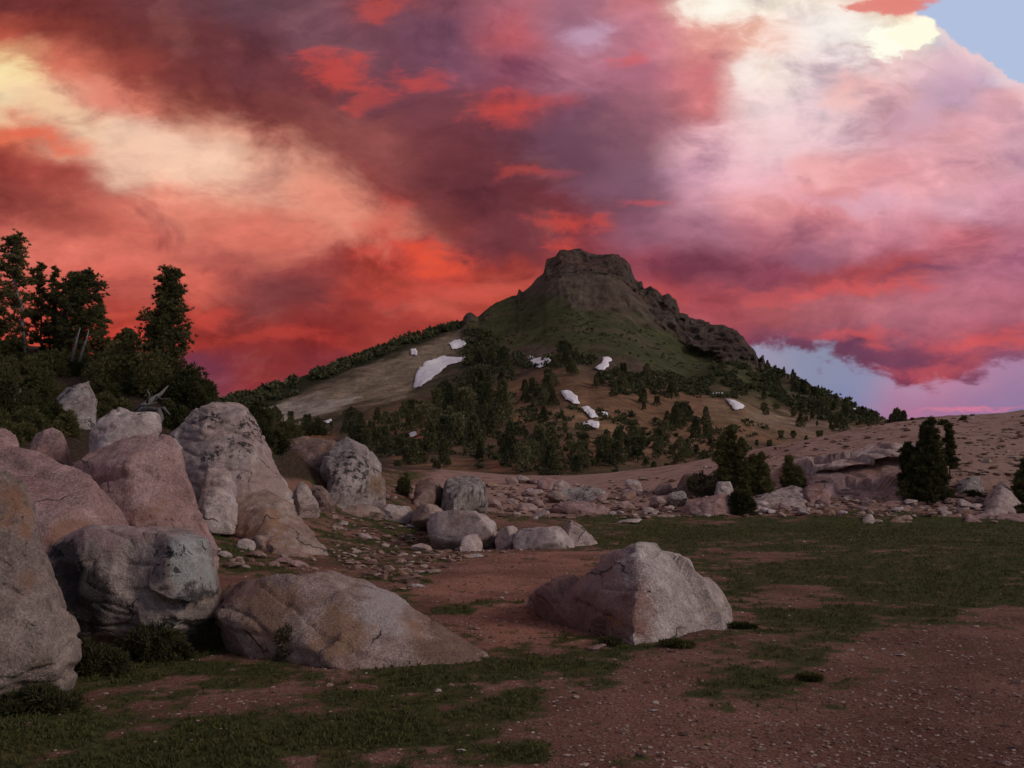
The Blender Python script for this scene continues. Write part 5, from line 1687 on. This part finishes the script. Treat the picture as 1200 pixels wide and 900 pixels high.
def scrub_mass():
    """dwarf pines too many to count: along the left crest and on the upper slopes"""
    rs = np.random.RandomState(77)
    C, S = [], []
    for _ in range(2600):
        x = rs.uniform(240, 538)
        R = float(_it(RIDGE, x))
        wv = float(_it([(0, 14), (240, 16), (330, 15), (430, 13), (500, 10), (552, 4)], x))
        if fbm(x / 7.0, 3.3, 0, 2, 71) < -0.30:
            continue
        wv *= 0.75 + 0.5 * float(fbm(x / 11.0, 0.5, 0, 3, 72))
        C.append((x, R + rs.uniform(0.6, max(2.0, wv))))
        S.append(rs.uniform(2.0, 4.5) + 4.5 * rs.rand() ** 3)
    for poly, n, sr in (([(545, 385), (575, 385), (600, 400), (590, 425), (560, 465), (545, 450)], 520, (2.5, 5)), ([(850, 420), (905, 432), (1030, 488), (1050, 500), (960, 492), (880, 462), (820, 452)], 900, (2.5, 6)),
                        ([(700, 440), (800, 440), (880, 465), (830, 475), (720, 470)], 420, (3, 6)), ([(600, 415), (700, 425), (690, 440), (610, 435)], 160, (2.5, 5)), ([(490, 455), (560, 440), (600, 470), (570, 500), (500, 490)], 320, (4, 7)),
                        ([(440, 480), (500, 470), (900, 500), (860, 545), (600, 560), (440, 540)], 620, (3, 7)), ([(560, 374), (620, 348), (740, 372), (860, 424), (800, 440), (640, 412)], 240, (1.2, 2.6))):
        k = 0
        xs, ys = [p[0] for p in poly], [p[1] for p in poly]
        while k < n:
            x, y = rs.uniform(min(xs), max(xs), 200), rs.uniform(min(ys), max(ys), 200)
            ok = (poly_sd(x, y, poly) > 0) & (fbm(x / 14, y / 10, 0, 3, 70) > -0.12)
            for a, b in zip(x[ok], y[ok]):
                C.append((a, b))
                S.append(rs.uniform(*sr))
                k += 1
                if k >= n:
                    break
    C = np.array(C)
    P = MS(C[:, 0], C[:, 1])
    s = np.array(S) * P[:, 1] / F
    mb = MB()
    n = len(P)
    k = 5
    cc = np.repeat(P, k, 0) + rs.normal(size=(n * k, 3)) * np.repeat(s, k)[:, None] * np.array((.42, .42, .18)) + np.array((0, -.6, .1))
    A = np.repeat(np.array([[0, -.15, .9]]), n * k, 0)
    mb.tris(tufts(rs, cc, A, np.repeat(s, k) * rs.uniform(.6, 1.1, n * k), 5, .3, .95))
    o = mb.build('dwarf_pine_scrub', (MTREE,))
    tag(o, 'dark dwarf pine scrub covering the mountain crest and slopes', 'scrub', kind='stuff')


scrub_mass()

# ------------------------------------------------------------------ meadow cover
for i, (lab, px, py, w, h, mt) in enumerate((
        ('dark herb clump between the tan boulder and the grey one', 108, 795, 80, 60, WEED),
        ('straggly dark herbs at the foot of the lichened grey boulder', 175, 775, 90, 42, WEED),
        ('low dark plant against the front of the long orange boulder', 340, 775, 60, 44, TWIG),
        ('dark twiggy plant in the gap left of the long orange boulder', 262, 758, 60, 62, TWIG),
        ('flat herb patch at the foot of the tan boulder', 40, 838, 90, 34, WEED),
        ('low herb tuft under the left tip of the lone boulder', 675, 727, 22, 9, WEED),
        ('dark herb mat in front of the lone boulder', 796, 760, 46, 11, GRASS),
        ('herb tuft at the right foot of the lone boulder', 872, 738, 34, 11, GRASS),
        ('herb tuft at the left foot of the lone boulder base', 716, 758, 30, 12, WEED),
        ('little lone herb tuft on the gravel right of centre', 952, 797, 30, 7, GRASS))):
    Y = ground_hit(px, py)
    shrub(lab, px, py, w, h, Y, mt, leaf=0.075 if h > 30 else .05, n=900 if h > 30 else 350, seed=120 + i, name='meadow_herb', cat='plant')


def grass_cover():
    rs = np.random.RandomState(8)
    n = 210000
    th = rs.uniform(-.52, .52, n)
    r = 4.8 * (46 / 4.8) ** (rs.rand(n) ** 0.9)
    x, y = r * np.sin(th), r * np.cos(th)
    z = H(x, y)
    px, py = topx(x, y, z)
    g = turf(x, y, px, py)
    keep = rs.rand(n) < np.clip((g - 0.40) * 1.5, 0, 1) * 0.5
    keep &= (z < 1.2)
    x, y, z, g, r = x[keep], y[keep], z[keep], g[keep], r[keep]
    C = np.stack([x, y, z - .005], -1)
    k = 4
    s = rs.uniform(.018, .050, len(x)) * (1 + r / 40) * (0.6 + 0.6 * np.clip(g, 0, 1))
    A = np.repeat(np.array([[0, 0, .9]]), len(x), 0)
    mb = MB()
    d_off = rs.normal(size=(len(x), 3)) * np.array((.03, .03, 0))
    mb.tris(tufts(rs, C + d_off, A, s, k, 0.10 + 0.02, .75))
    o = mb.build('grass', (GRASS,))
    tag(o, 'short patchy green grass growing over the meadow', 'grass', kind='stuff')


grass_cover()


def gravel_cover():
    rs = np.random.RandomState(9)
    n = 60000
    th = rs.uniform(-.5, .5, n)
    r = 4.8 * (40 / 4.8) ** (rs.rand(n) ** 1.1)
    x, y = r * np.sin(th), r * np.cos(th)
    z = H(x, y)
    px, py = topx(x, y, z)
    g = turf(x, y, px, py)
    keep = (rs.rand(n) < np.clip((0.62 - g) * 1.6, 0.03, 1) * 0.48) & (z < 1.0)
    # rubble too small to count behind the meadow
    m = 5200
    px2, py2 = rs.uniform(575, 1215, m), rs.uniform(572, 607, m)
    Y2 = np.array([ground_hit(a, b) for a, b in zip(px2[:1300], py2[:1300])])
    X2 = (px2[:1300] - 600) / F * Y2
    Z2 = H(X2, Y2)
    m3 = 1000
    px3, py3 = rs.uniform(640, 1215, m3 * 3), rs.uniform(486, 600, m3 * 3)
    inside = poly_sd(px3, py3, [(640, 575), (800, 552), (900, 530), (1050, 497), (1210, 482), (1210, 600), (900, 598), (800, 590), (650, 600)]) > 0
    px3, py3 = px3[inside][:m3], py3[inside][:m3]
    Y3 = np.array([ground_hit(a, b) for a, b in zip(px3, py3)])
    px4, py4 = rs.uniform(375, 660, 2400), rs.uniform(592, 690, 2400)
    inside = poly_sd(px4, py4, [(385, 600), (440, 612), (500, 612), (560, 634), (660, 640), (600, 652), (540, 660), (470, 690), (410, 668), (380, 640)]) > 0
    px3, py3 = np.concatenate([px3, px4[inside][:620]]), np.concatenate([py3, py4[inside][:620]])
    Y3 = np.array([ground_hit(a, b) for a, b in zip(px3, py3)])
    X2 = np.concatenate([X2, (px3 - 600) / F * Y3])
    Y2 = np.concatenate([Y2, Y3])
    Z2 = H(X2, Y2)
    x, y, z, r = x[keep], y[keep], z[keep], r[keep]
    s = rs.uniform(.005, .015, len(x)) * (1 + 0.05 * r) * np.where(rs.rand(len(x)) > .96, 2.2, 1)
    x = np.concatenate([x, X2])
    y = np.concatenate([y, Y2])
    z = np.concatenate([z, Z2])
    s = np.concatenate([s, np.where(Y2 < 36, 0.025, 0.05) + np.where(Y2 < 36, 0.15, 0.25) * rs.rand(len(X2)) ** 2.4])
    n = len(x)
    ph = (1 + 5 ** .5) / 2
    base = np.array([(-1, ph, 0), (1, ph, 0), (-1, -ph, 0), (1, -ph, 0), (0, -1, ph), (0, 1, ph), (0, -1, -ph), (0, 1, -ph), (ph, 0, -1), (ph, 0, 1), (-ph, 0, -1), (-ph, 0, 1)], float) / 1.9
    fc = np.array([(0, 11, 5), (0, 5, 1), (0, 1, 7), (0, 7, 10), (0, 10, 11), (1, 5, 9), (5, 11, 4), (11, 10, 2), (10, 7, 6), (7, 1, 8), (3, 9, 4), (3, 4, 2), (3, 2, 6), (3, 6, 8), (3, 8, 9), (4, 9, 5), (2, 4, 11), (6, 2, 10), (8, 6, 7), (9, 8, 1)])
    v = base[None] * rs.uniform(.7, 1.2, (n, 12, 1)) * np.stack([np.ones(n), rs.uniform(.5, 1, n), rs.uniform(.4, .8, n)], -1)[:, None] + rs.normal(size=(n, 12, 3)) * .10
    a = rs.uniform(0, 6.28, n)
    ca, sa = np.cos(a)[:, None], np.sin(a)[:, None]
    v = np.stack([v[..., 0] * ca - v[..., 1] * sa, v[..., 0] * sa + v[..., 1] * ca, v[..., 2] * .6], -1)
    v = v * s[:, None, None] + np.stack([x, y, z + s * .15], -1)[:, None]
    f = (fc[None] + (np.arange(n) * 12)[:, None, None]).reshape(-1, 3)
    m_, T = new_mat('loose_gravel')
    rl = T.n('ShaderNodeNewGeometry').outputs['Random Per Island']
    finish(T, T.ramp(rl, [(0.0, (0.10, 0.058, 0.048)), (0.45, (0.20, 0.115, 0.085)), (0.8, (0.34, 0.23, 0.185)), (1.0, (0.42, 0.33, 0.285))]), 0.9)
    o = mesh_obj('gravel', v.reshape(-1, 3), f, (m_,), smooth=False)
    tag(o, 'loose reddish gravel and small rubble scattered over the ground', 'gravel', kind='stuff')


gravel_cover()
